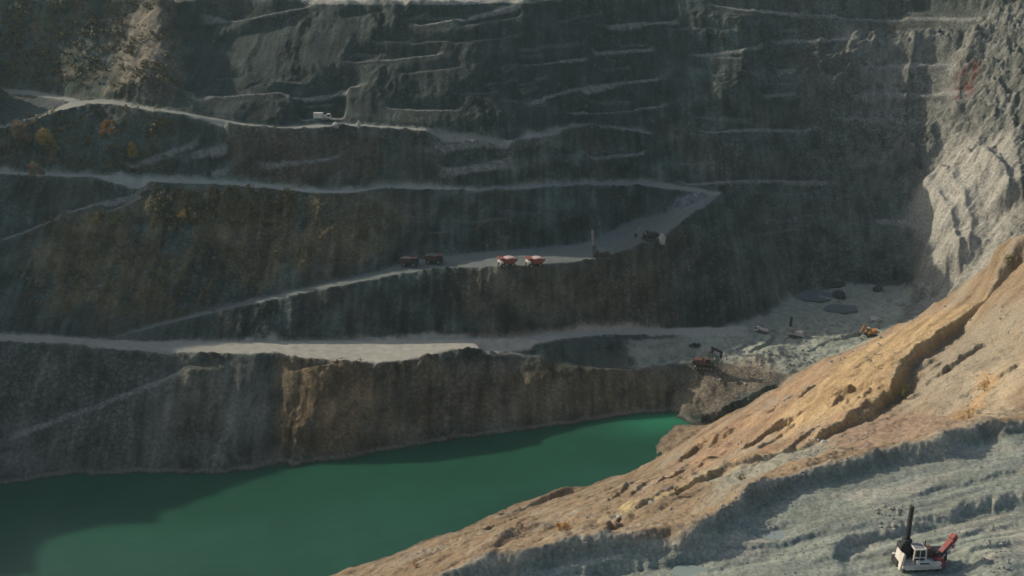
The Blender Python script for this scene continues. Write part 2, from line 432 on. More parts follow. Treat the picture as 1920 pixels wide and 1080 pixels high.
M_main = band(road_a, road_b); M_ramp = band(ramp_a[:15], ramp_b); M_upper = band(upper_a, upper_b); M_plat = band(plat_a, plat_b)
M_side = band(side_road_a, side_road_b)
ROADS = {'main': blur(M_main, 1), 'ramp': blur(M_ramp, 1), 'upper': blur(M_upper, 1), 'plat': blur(np.maximum(M_plat, M_side), 1)}
M_floor = zone([(1190, 695), (1180, 640), (1290, 628), (1400, 600), (1440, 585), (1480, 556), (1515, 544), (1600, 533), (1690, 533), (1710, 546),
                (1690, 604), (1640, 638), (1560, 670), (1480, 703), (1400, 690), (1330, 665)], 3)
M_bench = blur(poly_mask([lift(*p) for p in bench_foot[:-1]] + [(-60, 60, 0), (0, 40, 0), (300, 30, 0), (330, 120, 0)]), 2)
M_orange = zone([(1292, 840), (1323, 800), (1395, 774), (1470, 712), (1560, 674), (1640, 641), (1700, 603), (1760, 590), (1800, 580), (1846, 566), (1812, 588),
                 (1763, 617), (1720, 652), (1690, 690), (1673, 720), (1633, 777), (1580, 795), (1513, 829), (1413, 866), (1280, 912), (1240, 905)], 5)
M_gold = zone([(1560, 690), (1640, 645), (1720, 606), (1846, 567), (1763, 619), (1720, 652), (1690, 690), (1673, 720), (1633, 777), (1560, 800),
               (1500, 810), (1440, 820), (1500, 760)], 6)
M_near = blur(poly_mask([lift(*p) for p in shore_near[1:]] + [(-200, 60, 0), (0, 0, 0), (400, 0, 0), (400, 300, 0)] + list(reversed(VALLEY)) + [lift(*p) for p in orange_toe]), 3)
M_shelf = zone([(1846, 592), (1920, 560), (1919, 660), (1850, 740), (1760, 770), (1700, 760), (1710, 700), (1760, 655)], 6)
# rock colours of the far wall
M_rust = zone([(525, 668), (600, 676), (690, 682), (700, 740), (640, 856), (528, 868), (520, 800)], 8)
M_brown = zone([(600, 678), (800, 672), (1000, 680), (1040, 692), (1180, 698), (1280, 690), (1250, 770), (1000, 800), (780, 828), (640, 850)], 6)
M_brown2 = zone([(380, 370), (660, 365), (760, 380), (700, 500), (560, 530), (300, 600), (100, 600), (40, 480), (120, 420), (300, 360)], 8)
M_brown3 = zone([(420, 260), (530, 250), (700, 245), (720, 340), (600, 350), (450, 340)], 8)
M_brown4 = zone([(850, 515), (1060, 505), (1230, 470), (1260, 600), (1000, 615), (850, 600)], 8)
M_spur = zone([(205, 0), (330, 0), (335, 120), (320, 195), (280, 195), (200, 170), (230, 90)], 6)
M_teal = zone([(0, 240), (130, 205), (220, 200), (360, 225), (330, 300), (200, 322), (0, 318)], 8)
M_blue = zone([(0, 178), (90, 182), (125, 198), (60, 220), (0, 236)], 4)
M_pale = zone([(1755, 230), (1919, 260), (1919, 420), (1870, 470), (1846, 540), (1700, 600), (1725, 540), (1730, 450), (1700, 380), (1740, 330)], 8)
M_warm = zone([(1500, 0), (1919, 0), (1919, 260), (1750, 240), (1640, 330), (1600, 200), (1620, 100)], 14)
M_red = zone([(1790, 140), (1835, 135), (1830, 175), (1790, 190)], 3)
M_ashen = zone([(0, 650), (500, 670), (520, 866), (490, 878), (140, 886), (0, 900)], 6)
M_rubble = zone([(1255, 392), (1310, 360), (1350, 356), (1352, 368), (1310, 392), (1262, 408)], 2)
M_tan = zone([(1300, 705), (1350, 690), (1420, 660), (1460, 690), (1450, 720), (1380, 750), (1320, 780), (1260, 765)], 4)
M_gully = zone([(1480, 800), (1520, 745), (1600, 690), (1670, 690), (1675, 718), (1633, 777), (1580, 795)], 6)
M_strip = zone([(1330, 905), (1400, 875), (1510, 840), (1560, 830), (1540, 862), (1450, 893), (1402, 907), (1385, 940), (1340, 950)], 3)
M_pink = zone([(1560, 828), (1640, 785), (1700, 768), (1780, 785), (1810, 800), (1690, 832), (1580, 852)], 4)
M_straw = zone([(1780, 770), (1850, 700), (1919, 655), (1919, 720), (1870, 790), (1840, 785)], 4)
M_streak = zone([(1800, 790), (1835, 720), (1850, 690), (1862, 700), (1848, 740), (1818, 795)], 2)
M_crest = zone([(1270, 915), (1330, 886), (1400, 868), (1400, 872), (1330, 898), (1280, 920), (1160, 972), (1150, 965)], 1)
M_olive = zone([(335, 690), (410, 680), (415, 825), (340, 825)], 5)
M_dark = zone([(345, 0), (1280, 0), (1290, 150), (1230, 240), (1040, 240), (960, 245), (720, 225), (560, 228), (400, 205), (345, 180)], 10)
def line_mask(lines, wdt, back):
    m = np.zeros_like(Z0)
    for ln in lines:
        win, d, side, zl, al = near_line([lift(*p[:3]) for p in ln], 6)
        m[win] = np.maximum(m[win], (d < wdt) & (side * d < back))
    return m


M_lip = line_mask([bench_edge, rig_edge], .75, .15)
M_lip2 = line_mask([ridge], 1.1, .15)
M_topleft = zone([(0, 0), (330, 0), (330, 190), (150, 186), (0, 165)], 8)
M_topbench = zone([(560, 5), (1000, 5), (1010, 0), (560, 0)], 1)
M_veg = zone([(330, 360), (420, 360), (520, 370), (560, 420), (420, 440), (300, 430), (180, 430), (170, 400), (300, 380)], 6)

# ------------------------------------------------------------------ ground mesh: one sheet, dense in the pit, coarse to the horizon
ys = [95.0]
while ys[-1] < 640:
    y = ys[-1]
    ys.append(y + (0.26 + 0.24 * min(1, max(0, (y - 140) / 200))))
ys = np.array([-6000, -2500, -900, -400, -200, -100, -50, -20, 0, 20, 35, 50, 60, 68, 75, 80, 84, 88, 92] + ys +
              [643, 648, 655, 665, 680, 700, 730, 780, 860, 1000, 1300, 2000, 3500, 7000])
core = np.linspace(-1, 1, 931)
outs = np.array([1.2, 2.4] + list(np.arange(4, 66, 1.6)) + [68, 72, 78, 86, 96, 110, 150, 210, 300, 450, 800, 1500, 3000, 6000.0])
wy_ = 24 + 0.475 * np.clip(ys, 60, 640)
XX = np.concatenate([-(wy_[:, None] + outs[::-1][None, :]), wy_[:, None] * core[None, :], wy_[:, None] + outs[None, :]], axis=1)
YY = np.repeat(ys[:, None], XX.shape[1], axis=1)
SH = XX.shape
xf, yf = XX.ravel(), YY.ravel()

gyy, gxx = np.gradient(blur(Z0, 3), RES)
SLOPE = np.hypot(gxx, gyy)
slope = samp(SLOPE, xf, yf)
roadm = np.zeros_like(xf)
for m in ROADS.values():
    roadm = np.maximum(roadm, samp(m, xf, yf))
zb = samp(Z0, xf, yf)
steep = sstep(0.28, 0.75, slope)
near = samp(M_near, xf, yf)
bench = samp(M_bench, xf, yf)
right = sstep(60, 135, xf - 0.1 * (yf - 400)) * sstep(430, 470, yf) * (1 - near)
far = 1 - near
# warp of the look-up position: scalloped crests and ribs down the faces
kz = 1 - 0.75 * np.clip(roadm, 0, 1)
ribs = sstep(-.35, .55, fbm(xf / 38, yf / 30, 7, 3))            # some stretches of wall are ribbed, others smooth scree
wx = (fbm(xf / 14, yf / 14, 1, 3) * 1.2) * (far * .8 + .2) + fbm(xf / 2.6, yf / 2.6, 4, 2) * .25
wy = (fbm(xf / 32, yf / 70, 5, 2) * 1.6 * far + fbm(xf / 11, yf / 40, 2, 3) * (.6 + 1.2 * ribs) * far + fbm(xf / 3.6, yf / 20, 3, 3) * (.15 + .8 * ribs) * far
      + (fbm(xf / 4, yf / 4, 6, 3) * .5 + fbm(xf / 1.1, yf / 1.1, 67, 2) * .28) * near) * kz
lb = np.clip(samp(blur(LEDGE, 9), xf, yf) * 6, 0, 1)
wx = wx * (1 - .5 * roadm) * (1 - .92 * lb); wy = wy * (1 - .92 * lb)
xs_, ys_ = xf + wx, yf + wy
z = samp(Z0, xs_, ys_)
# crags on the steep rock, coarser and stronger towards the right-hand wall
ta = (xf - 185) * -.55 + (yf - 480) * .83
crag = ridged(xf / 15, zb / 11, 8, 5, .55) * .9 + fbm(xf / 3.0, zb / 2.6, 9, 3) * .5
rugg = ridged(ta / 13 + fbm(xf / 15, zb / 15, 38, 2) * .4, zb / 10, 12, 5, .58) * 2.8 + ridged(ta / 4.0, zb / 3.6, 31, 3) * 1.2
upper_right = sstep(30, 75, z)
z = z + steep * far * (1 - roadm) * (1 - right) * (1 - lb) * (ridged(xf / 26 + .3 * fbm(xf / 40, zb / 30, 65, 2), zb / 70, 66, 3) - .3) * 1.3
z = z + steep * far * (1 - roadm) * (1 - .92 * lb) * (crag * (.3 + .7 * ribs) * (1 - right * .4) + right * rugg * (.35 + .65 * upper_right) * (1 - .9 * samp(M_pale, xf, yf)))
# erosion ribs on the pale scree apron at the right
z = z + samp(M_pale, xf, yf) * (ridged(ta / 15 + fbm(xf / 20, yf / 20, 22, 2) * .3, (xf + yf) / 120, 14, 2) * 1.3 + fbm(ta / 2.0, (xf * .83 + yf * .55) / 26, 41, 2) * .4)
# the near slopes: gullies that run down to the pit, hummocks
gy_, gx_ = xf * .68 + yf * .73, yf * .68 - xf * .73            # along and across the lifts of the near slope
by_, bx_ = xf * .96 + yf * .28, yf * .96 - xf * .28            # along and across the tracks of the bench
z = z + near * (1 - bench) * (fbm(gx_ / 8, gy_ / 30, 15, 2, .5) * 1.0 * (1 - .6 * samp(M_shelf, xf, yf)) + ridged(xf / 24, yf / 24, 16, 4) * .6 * (1 - .7 * samp(M_shelf, xf, yf)) + fbm(xf / 4.5, yf / 4.5, 17, 4, .55) * .42 + samp(M_gully, xf, yf) * ridged(gy_ / 8 + .3 * fbm(xf / 8, yf / 8, 42, 2), gx_ / 30, 43, 3) * 1.7)
trk = ridged(bx_ / 3.2 + .5 * fbm(xf / 30, yf / 30, 45, 2), by_ / 70, 46, 2)
z = z - bench * sstep(.8, 1.3, trk) * .12
z = z + bench * (fbm(bx_ / 6, by_ / 20, 18, 3) * .15 + fbm(xf / 1.6, yf / 1.6, 19, 3) * .07)
flat = (1 - steep) * (1 - near) * (1 - roadm)
z = z + flat * fbm(xf / 5, yf / 5, 20, 4) * (.3 + .45 * samp(M_floor, xf, yf))
z = z + roadm * fbm(xf / 4, yf / 4, 21, 2) * .06
z = z + sstep(.02, .3, roadm) * sstep(.75, .4, roadm) * .55 * (.4 + fbm(xf / 3, yf / 3, 44, 3))
outside = np.maximum(sstep(420, 520, np.abs(xf)), np.maximum(sstep(650, 760, yf), sstep(20, -60, yf)))
z = z + outside * (fbm(xf / 120, yf / 120, 23, 4) * 9)
z = np.where((np.abs(xf) > 520) | (yf > 760) | (yf < -60), np.maximum(z, 95 + 55 * sstep(-60, 300, yf) - 30 * 0), z)
ZZ = z.reshape(SH)

# ------------------------------------------------------------------ colour of the ground (albedo fixed to the place, some sun and shade put in)
cx, cy = xs_ + fbm(xf / 9, yf / 9, 24, 3) * 2.5, ys_ + fbm(xf / 9, yf / 9, 25, 3) * 2.5
col = np.empty((xf.size, 3))
n1 = fbm(xf / 40, yf / 40, 26, 4)
n2 = fbm(xf / 6, yf / 22, 27, 4)            # streaks down the far wall
n3 = fbm(xf / 3.4, yf / 16, 28, 3)
n4 = fbm(xf / 3, yf / 3, 29, 4)
n5 = fbm(gx_ / 6, gy_ / 45, 30, 4)


def C(*v):
    return np.array(v)[None, :]


def mixc(m, c, amt=1.0):
    global col
    m = np.clip(m * amt, 0, 1)[:, None]
    col = col * (1 - m) + c * m


col[:] = C(.063, .080, .069)
m1 = fbm(xf / 11, zb / 8, 61, 5, .55); m2 = fbm(xf / 2.6, zb / 16, 62, 4); m3 = fbm(xf / 1.8, zb / 1.5, 63, 2)
tone = np.clip(1 + .25 * n1 + .42 * m1 + .30 * m2 + .10 * n3, .35, 2.0)
col *= tone[:, None]
mixc(sstep(.1, .7, fbm(xf / 30, yf / 50, 32, 3)), C(.125, .105, .078), .45)
mixc(samp(M_ashen, cx, cy), C(.16, .162, .135) * (1 + .3 * n2 + .15 * n3)[:, None], .85)
mixc(samp(M_olive, cx, cy), C(.155, .15, .10) * (1 + .3 * n3)[:, None], .7)
mixc(samp(M_brown, cx, cy), C(.175, .14, .09) * (1 + .4 * n2 + .2 * n3)[:, None], .85)
mixc(samp(M_rust, cx, cy), C(.235, .16, .085) * (1 + .5 * n2 + .25 * n3)[:, None], .85)
mixc(samp(M_brown2, cx, cy) * sstep(-.9, .3, n2 + n1), C(.18, .14, .075) * (1 + .3 * n3)[:, None], .85)
mixc(samp(M_veg, cx, cy) * sstep(.0, .5, n4), C(.10, .085, .03), .6)
mixc(samp(M_brown3, cx, cy), C(.15, .108, .075) * (1 + .3 * n3)[:, None], .7)
mixc(samp(M_brown4, cx, cy), C(.145, .122, .08) * (1 + .3 * n3)[:, None], .7)
mixc(samp(M_teal, cx, cy), C(.095, .115, .098) * (1 + .2 * n4)[:, None], .75)
mixc(samp(M_blue, cx, cy), C(.06, .075, .078), .85)
mixc(samp(M_dark, cx, cy), C(.046, .060, .054) * (1 + .25 * n2 + .2 * n3)[:, None], .8)  # dark rock, deepened further in place of shade on this wall
tl = samp(M_topleft, cx, cy)
mixc(tl * sstep(-.1, .5, fbm(xf / 12, yf / 18, 36, 4)), C(.17, .13, .085), .7)
mixc(tl * sstep(.0, .5, fbm(xf / 9, yf / 12, 37, 4)), C(.075, .10, .055), .7)
mixc(samp(M_spur, cx, cy), C(.21, .175, .125) * (1 + .4 * n3 + .3 * n4)[:, None], .85)  # brown rock, painted paler for the light the spur catches
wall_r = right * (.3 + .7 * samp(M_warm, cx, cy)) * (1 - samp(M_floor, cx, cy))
mixc(wall_r, C(.25, .245, .205) * (1 + .3 * n4 + .25 * n1)[:, None], .8)  # rock colour lightened in place of sun that misses this wall
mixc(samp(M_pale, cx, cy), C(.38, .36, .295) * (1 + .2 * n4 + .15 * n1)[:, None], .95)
mixc(samp(M_red, cx, cy) * sstep(-.35, .35, n4 + .6 * fbm(xf / 1.6, zb / 1.6, 71, 3)) * 1.3, C(.15, .05, .04), .9)
# the same blotches and streaks run through every rock of the far side, with pale fragments where it is broken
farm = (far * steep * (1 - samp(M_pale, xf, yf)) * (1 - .5 * right))[:, None]
col = col * (1 - farm) + col * np.clip(1 + .32 * m1 + .26 * m2, .45, 1.8)[:, None] * farm
mixc(far * steep * sstep(.45, .8, m3) * (.25 + .75 * ribs), C(.26, .255, .21), .45)
mixc(far * steep * sstep(.35, .8, fbm(xf / 7, zb / 5, 64, 4)) * (1 - samp(M_pale, cx, cy)), C(.045, .05, .046), .55)
mixc(far * sstep(1.6, .9, z) * sstep(.1, .5, z), C(.22, .205, .165), .6)          # mineral line above the water
mixc(far * sstep(.5, .1, z), C(.04, .05, .04), .6)                                # wet rock at the water
# flat benches of the far side carry paler crushed stone
flatm = (1 - sstep(.2, .5, slope)) * far * sstep(3, 8, z) * (np.abs(xf) < 400)
mixc(flatm, C(.20, .20, .175) * (1 + .2 * n4)[:, None], .18)
led = samp(LEDGE, xs_, ys_)
mixc(led * (.6 + .4 * sstep(-.4, .3, n4)), C(.34, .33, .29), .75)
# near slopes
nearm = near * (1 - bench)
mixc(nearm, C(.25, .185, .115) * (1 + .25 * n5 + .22 * n4)[:, None])
mixc(nearm * sstep(.1, .6, n5), C(.27, .235, .175), .7)
mixc(nearm * sstep(.25, .8, n1 + .5 * n4), C(.17, .125, .075), .6)
mixc(samp(M_orange, cx, cy) * near, C(.33, .22, .13) * (1 + .3 * n5 + .18 * n4)[:, None], .9)
mixc(samp(M_orange, cx, cy) * near * sstep(.0, .45, fbm(gx_ / 9, gy_ / 22, 68, 4)), C(.235, .17, .11), .65)
mixc(samp(M_orange, cx, cy) * near * sstep(.1, .5, fbm(gx_ / 7, gy_ / 30, 69, 4)), C(.31, .275, .205), .6)
mixc(samp(M_gold, cx, cy) * near, C(.38, .275, .145) * (1 + .3 * n5 + .15 * n4)[:, None], .8)
mixc(samp(M_gold, cx, cy) * near * sstep(.15, .5, fbm(gx_ / 5, gy_ / 18, 70, 4)), C(.25, .175, .09), .6)
mixc(samp(M_shelf, cx, cy) * near, C(.29, .25, .18) * (1 + .15 * n4)[:, None], .75)
mixc(samp(M_strip, cx, cy) * nearm, C(.26, .255, .20) * (1 + .2 * n4)[:, None], .85)
mixc(samp(M_pink, cx, cy) * nearm, C(.27, .195, .135) * (1 + .15 * n4)[:, None], .85)
mixc(samp(M_straw, cx, cy) * nearm, C(.38, .31, .205) * (1 + .2 * n5)[:, None], .75)
mixc(samp(M_streak, cx, cy) * nearm, C(.44, .27, .11) * (1 + .2 * n4)[:, None], .8)
mixc(samp(M_crest, cx, cy) * nearm, C(.42, .33, .16), .8)
mixc(samp(M_floor, cx, cy), C(.30, .315, .25) * (1 + .16 * n4 + .2 * n1)[:, None], .9)
mixc(samp(M_tan, cx, cy), C(.25, .205, .145) * (1 + .2 * n4)[:, None], .8)
mixc(samp(M_rubble, cx, cy), C(.24, .26, .26) * (1 + .5 * n4)[:, None], .8)
bc = C(.275, .295, .235) * (1 + .22 * fbm(bx_ / 3.5, by_ / 22, 33, 4) + .12 * n4)[:, None]
mixc(bench, bc)
mixc(bench * sstep(.15, .7, fbm(bx_ / 6, by_ / 18, 34, 4)), C(.42, .39, .31), .65)
mixc(bench * sstep(.8, 1.3, trk), C(.19, .205, .175), .45)
mixc(bench * sstep(.2, .7, fbm(bx_ / 3, by_ / 28, 35, 4)), C(.19, .21, .18), .5)
for nm, c, amt in (('main', C(.42, .395, .32), .95), ('ramp', C(.17, .185, .165), .9), ('upper', C(.40, .395, .32), .9), ('plat', C(.29, .29, .24), .85)):  # the ramp's colour is darkened to stand in for shade
    mixc(samp(ROADS[nm], xs_, ys_) * far, c * (1 + .10 * n4 + .12 * n1)[:, None], amt)
mainleft = samp(ROADS['main'], xs_, ys_) * sstep(-95, -140, xf)
mixc(mainleft, C(.27, .272, .225), .8)
mainright = samp(ROADS['main'], xs_, ys_) * sstep(0, 40, xf)
mixc(mainright, C(.40, .385, .32), .7)  # right stretch raised in colour to lighten the shade falling there
mixc(samp(ROADS['upper'], xs_, ys_) * sstep(-30, 30, xf), C(.22, .225, .20), .7)
mixc(samp(M_lip, xs_, ys_) * (.5 + .5 * sstep(-.3, .3, n4)), C(.40, .37, .29), .75)
mixc(samp(M_lip2, xs_, ys_) * (.5 + .5 * sstep(-.3, .3, n4)), C(.46, .36, .20), .7)
mixc(outside, C(.13, .13, .08), .8)
mixc(sstep(570, 576, yf) * (z > 144.5) * sstep(-112, -100, xf + 6 * n4) * sstep(16, 8, xf + 4 * n4) * (yf < 600), C(.42, .40, .33), .9)
col = np.clip(col, .02, .6)
broken = np.clip((.1 + .9 * ribs) * (1 - .95 * samp(M_pale, cx, cy)), 0, 1)


# ------------------------------------------------------------------ materials
def new_mat(name):
    m = bpy.data.materials.new(name); m.use_nodes = True
    nt = m.node_tree
    return m, nt, nt.nodes['Principled BSDF']


def ground_mat(name, rough=.95, fine=3.0, bump=.5, var=.35, cracks=0.0):
    m, nt, b = new_mat(name)
    N, Lk = nt.nodes, nt.links
    at = N.new('ShaderNodeAttribute'); at.attribute_name = 'soil'
    tc = N.new('ShaderNodeTexCoord')
    ns = N.new('ShaderNodeTexNoise'); ns.inputs['Scale'].default_value = 1.0 / fine * 2; ns.inputs['Detail'].default_value = 8; ns.inputs['Roughness'].default_value = .65
    Lk.new(tc.outputs['Object'], ns.inputs['Vector'])
    mr = N.new('ShaderNodeMapRange'); mr.inputs[1].default_value = .3; mr.inputs[2].default_value = .7
    mr.inputs[3].default_value = 1 - var; mr.inputs[4].default_value = 1 + var
    Lk.new(ns.outputs['Fac'], mr.inputs[0])
    mx = N.new('ShaderNodeVectorMath'); mx.operation = 'SCALE'
    Lk.new(at.outputs['Color'], mx.inputs[0]); Lk.new(mr.outputs[0], mx.inputs['Scale'])
    if cracks:
        vo = N.new('ShaderNodeTexVoronoi'); vo.feature = 'DISTANCE_TO_EDGE'; vo.inputs['Scale'].default_value = .45
        wp = N.new('ShaderNodeVectorMath'); wp.operation = 'MULTIPLY_ADD'; wp.inputs[1].default_value = (2.5, 2.5, 2.5)
        Lk.new(ns.outputs['Color'], wp.inputs[0]); Lk.new(tc.outputs['Object'], wp.inputs[2]); Lk.new(wp.outputs[0], vo.inputs['Vector'])
        cm = N.new('ShaderNodeMapRange'); cm.inputs[1].default_value = 0; cm.inputs[2].default_value = .16; cm.inputs[3].default_value = 1 - cracks; cm.inputs[4].default_value = 1
        Lk.new(vo.outputs['Distance'], cm.inputs[0])
        ml = N.new('ShaderNodeMix'); ml.data_type = 'FLOAT'; ml.inputs['A'].default_value = 1
        Lk.new(at.outputs['Alpha'], ml.inputs['Factor']); Lk.new(cm.outputs[0], ml.inputs['B'])
        m2 = N.new('ShaderNodeVectorMath'); m2.operation = 'SCALE'
        Lk.new(mx.outputs[0], m2.inputs[0]); Lk.new(ml.outputs[0], m2.inputs['Scale']); Lk.new(m2.outputs[0], b.inputs['Base Color'])
    else:
        Lk.new(mx.outputs[0], b.inputs['Base Color'])
    b.inputs['Roughness'].default_value = rough; b.inputs['Specular IOR Level'].default_value = .15
    n2_ = N.new('ShaderNodeTexNoise'); n2_.inputs['Scale'].default_value = .9; n2_.inputs['Detail'].default_value = 7; n2_.inputs['Roughness'].default_value = .7
    Lk.new(tc.outputs['Object'], n2_.inputs['Vector'])
    bp = N.new('ShaderNodeBump'); bp.inputs['Strength'].default_value = bump; bp.inputs['Distance'].default_value = 1.2 if cracks else .6
    Lk.new(n2_.outputs['Fac'], bp.inputs['Height']); Lk.new(bp.outputs[0], b.inputs['Normal'])
    return m


def paint(name, c, rough=.5, metal=0.0, var=.25, dirt=(.2, .18, .15), dirt_amt=.35):
    m, nt, b = new_mat(name)
    N, Lk = nt.nodes, nt.links
    tc = N.new('ShaderNodeTexCoord')
    ns = N.new('ShaderNodeTexNoise'); ns.inputs['Scale'].default_value = 1.3; ns.inputs['Detail'].default_value = 6
    Lk.new(tc.outputs['Object'], ns.inputs['Vector'])
    mr = N.new('ShaderNodeMapRange'); mr.inputs[1].default_value = .45; mr.inputs[2].default_value = .7; mr.inputs[3].default_value = 0; mr.inputs[4].default_value = dirt_amt
    Lk.new(ns.outputs['Fac'], mr.inputs[0])
    mx = N.new('ShaderNodeMix'); mx.data_type = 'RGBA'
    mx.inputs['A'].default_value = (*c, 1); mx.inputs['B'].default_value = (*dirt, 1)
    Lk.new(mr.outputs[0], mx.inputs['Factor']); Lk.new(mx.outputs['Result'], b.inputs['Base Color'])
    b.inputs['Roughness'].default_value = rough; b.inputs['Metallic'].default_value = metal
    return m


MAT_ROCK = ground_mat('rock', fine=2.4, bump=.8, var=.42, cracks=.45)
MAT_ROAD = ground_mat('road_dust', fine=6, bump=.15, var=.14)
MAT_NEAR = ground_mat('near_soil', fine=1.1, bump=.45, var=.4)

# ------------------------------------------------------------------ split the sheet into the named pieces of ground
nr, nc = SH
vidx = np.arange(nr * nc).reshape(SH)
quads = np.stack([vidx[:-1, :-1], vidx[:-1, 1:], vidx[1:, 1:], vidx[1:, :-1]], -1).reshape(-1, 4)


def fmean(a):
    return a[quads].mean(1)


owner = np.zeros(len(quads), int)                       # 0 terrain
fb = fmean(bench); fx_ = fmean(xs_); fy_ = fmean(ys_)
owner[fmean(near) > .5] = 5                             # hillside
owner[fb > .5] = 6                                      # bench
owner[(fmean(samp(M_floor, cx, cy)) > .5) & (owner != 5)] = 7
for k, nm in enumerate(('main', 'ramp', 'upper', 'plat')):
    owner[(fmean(samp(ROADS[nm], xs_, ys_)) > .5) & (owner == 0)] = k + 1
vco = np.stack([xf, yf, z], -1)


def piece(name, k, mat, kind='structure', label=None):
    q = quads[owner == k]
    used, inv = np.unique(q, return_inverse=True)
    me = bpy.data.meshes.new(name)
    me.vertices.add(len(used)); me.vertices.foreach_set('co', vco[used].ravel().astype(np.float32))
    me.loops.add(q.size); me.polygons.add(len(q))
    me.polygons.foreach_set('loop_start', np.arange(len(q), dtype=np.int32) * 4)
    me.loops.foreach_set('vertex_index', inv.ravel().astype(np.int32))
    me.polygons.foreach_set('use_smooth', np.ones(len(q), bool))
    at = me.attributes.new('soil', 'FLOAT_COLOR', 'POINT')
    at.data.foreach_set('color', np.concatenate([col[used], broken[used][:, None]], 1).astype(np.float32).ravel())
    me.update(calc_edges=True); me.validate()
    me.materials.append(mat)
    o = bpy.data.objects.new(name, me); COL.objects.link(o)
    o['kind'] = kind
    if label:
        o['label'] = label
    return o


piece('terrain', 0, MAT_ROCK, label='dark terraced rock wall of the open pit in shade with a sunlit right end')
piece('road', 1, MAT_ROAD, label='broad pale dusty haul road running above the lake wall')
piece('road', 2, MAT_ROAD, label='grey ramp and truck bench climbing to the right from the broad pale road')
piece('road', 3, MAT_ROAD, label='narrow pale road across the middle of the far pit wall')
piece('road', 4, MAT_ROAD, label='uppermost pale road forking at the left under the brown spur')
piece('hillside', 5, MAT_NEAR, label='sunlit tan and ochre slope falling to the green lake')
piece('ground', 6, MAT_NEAR, label='grey green bench of crushed rock under the white drill rig')
piece('pit_floor', 7, MAT_NEAR, label='grey pit floor at the foot of the right hand wall')


def ground_at(x, y):
    """height of the finished ground (nearest mesh row and column)"""
    j = int(np.clip(np.searchsorted(ys, y), 1, nr - 1))
    if abs(ys[j - 1] - y) < abs(ys[j] - y):
        j -= 1
    i = int(np.argmin(np.abs(XX[j] - x)))
    return float(ZZ[j, i])


def spot(px, py):
    h = hit(px, py)
    return Vector((h[0], h[1], ground_at(h[0], h[1])))


# ------------------------------------------------------------------ lake
def lake():
    m, nt, b = new_mat('lake_water')
    N, Lk = nt.nodes, nt.links
    at = N.new('ShaderNodeAttribute'); at.attribute_name = 'tint'
    Lk.new(at.outputs['Color'], b.inputs['Base Color'])
    b.inputs['Roughness'].default_value = .2; b.inputs['IOR'].default_value = 1.33; b.inputs['Specular IOR Level'].default_value = .28
    b.inputs['Subsurface Weight'].default_value = 1; b.inputs['Subsurface Radius'].default_value = (1, 1, 1); b.inputs['Subsurface Scale'].default_value = 14
    tc = N.new('ShaderNodeTexCoord')
    ns = N.new('ShaderNodeTexNoise'); ns.inputs['Scale'].default_value = .25; ns.inputs['Detail'].default_value = 5
    Lk.new(tc.outputs['Object'], ns.inputs['Vector'])
    bp = N.new('ShaderNodeBump'); bp.inputs['Strength'].default_value = .12; bp.inputs['Distance'].default_value = .3
    Lk.new(ns.outputs['Fac'], bp.inputs['Height']); Lk.new(bp.outputs[0], b.inputs['Normal'])
    gx = np.linspace(-330, 130, 231); gy = np.linspace(140, 430, 146)
    X, Y = np.meshgrid(gx, gy)
    t = lift(1262, 790, 0)
    sh = np.exp(-((X - t[0]) / 20) ** 2 - ((Y - t[1]) / 12) ** 2)
    c = np.array([.019, .088, .052])[None, None] * (1 - sh[..., None]) + np.array([.03, .19, .10])[None, None] * sh[..., None]
    c = c * (1 + .12 * fbm(X / 40, Y / 25, 50, 3) + .06 * fbm(X / 6, Y / 3, 51, 3))[..., None]
    me = bpy.data.meshes.new('lake_water')
    idx = np.arange(X.size).reshape(X.shape)
    q = np.stack([idx[:-1, :-1], idx[:-1, 1:], idx[1:, 1:], idx[1:, :-1]], -1).reshape(-1, 4)
    # keep only the water that lies over the lake bed, with a metre or two under the banks
    depth = blur(Z0, 4)
    keep = (samp(depth, X.ravel(), Y.ravel()) < 5)[q].any(1)
    q = q[keep]
    used, inv = np.unique(q, return_inverse=True)
    me.from_pydata(np.stack([X.ravel(), Y.ravel(), np.zeros(X.size)], -1)[used].tolist(), [], inv.reshape(-1, 4).tolist())
    a = me.attributes.new('tint', 'FLOAT_COLOR', 'POINT')
    cc = c.reshape(-1, 3)[used]
    a.data.foreach_set('color', np.concatenate([cc, np.ones((len(cc), 1))], 1).astype(np.float32).ravel())
    me.materials.append(m)
    o = bpy.data.objects.new('lake_water', me); COL.objects.link(o)
    o['kind'] = 'structure'; o['label'] = 'still dark green lake at the bottom of the pit'


lake()

# ------------------------------------------------------------------ light, sky, camera
SUN_EL, SUN_AZ = 28.8, math.degrees(math.atan2(-.88, .475))      # azimuth from +y towards +x: the sun stands behind and to the left
w = bpy.data.worlds.new('World'); sc.world = w; w.use_nodes = True
sky = w.node_tree.nodes.new('ShaderNodeTexSky'); sky.sky_type = 'NISHITA'; sky.sun_disc = False
sky.sun_elevation = math.radians(SUN_EL); sky.sun_rotation = math.radians(SUN_AZ)
sky.dust_density = 2.5; sky.ozone_density = .8
bg = w.node_tree.nodes['Background']; bg.inputs['Strength'].default_value = .115
w.node_tree.links.new(sky.outputs[0], bg.inputs['Color'])
sl = bpy.data.lights.new('sun', 'SUN'); sl.energy = 3.7; sl.angle = math.radians(.5); sl.color = (1, .90, .76)
so = bpy.data.objects.new('sun', sl); COL.objects.link(so)
el, az = math.radians(SUN_EL), math.radians(SUN_AZ)
sd = Vector((math.sin(az) * math.cos(el), math.cos(az) * math.cos(el), math.sin(el)))
so.rotation_euler = sd.to_track_quat('Z', 'Y').to_euler()
cam = bpy.data.cameras.new('camera'); co = bpy.data.objects.new('camera', cam); COL.objects.link(co)
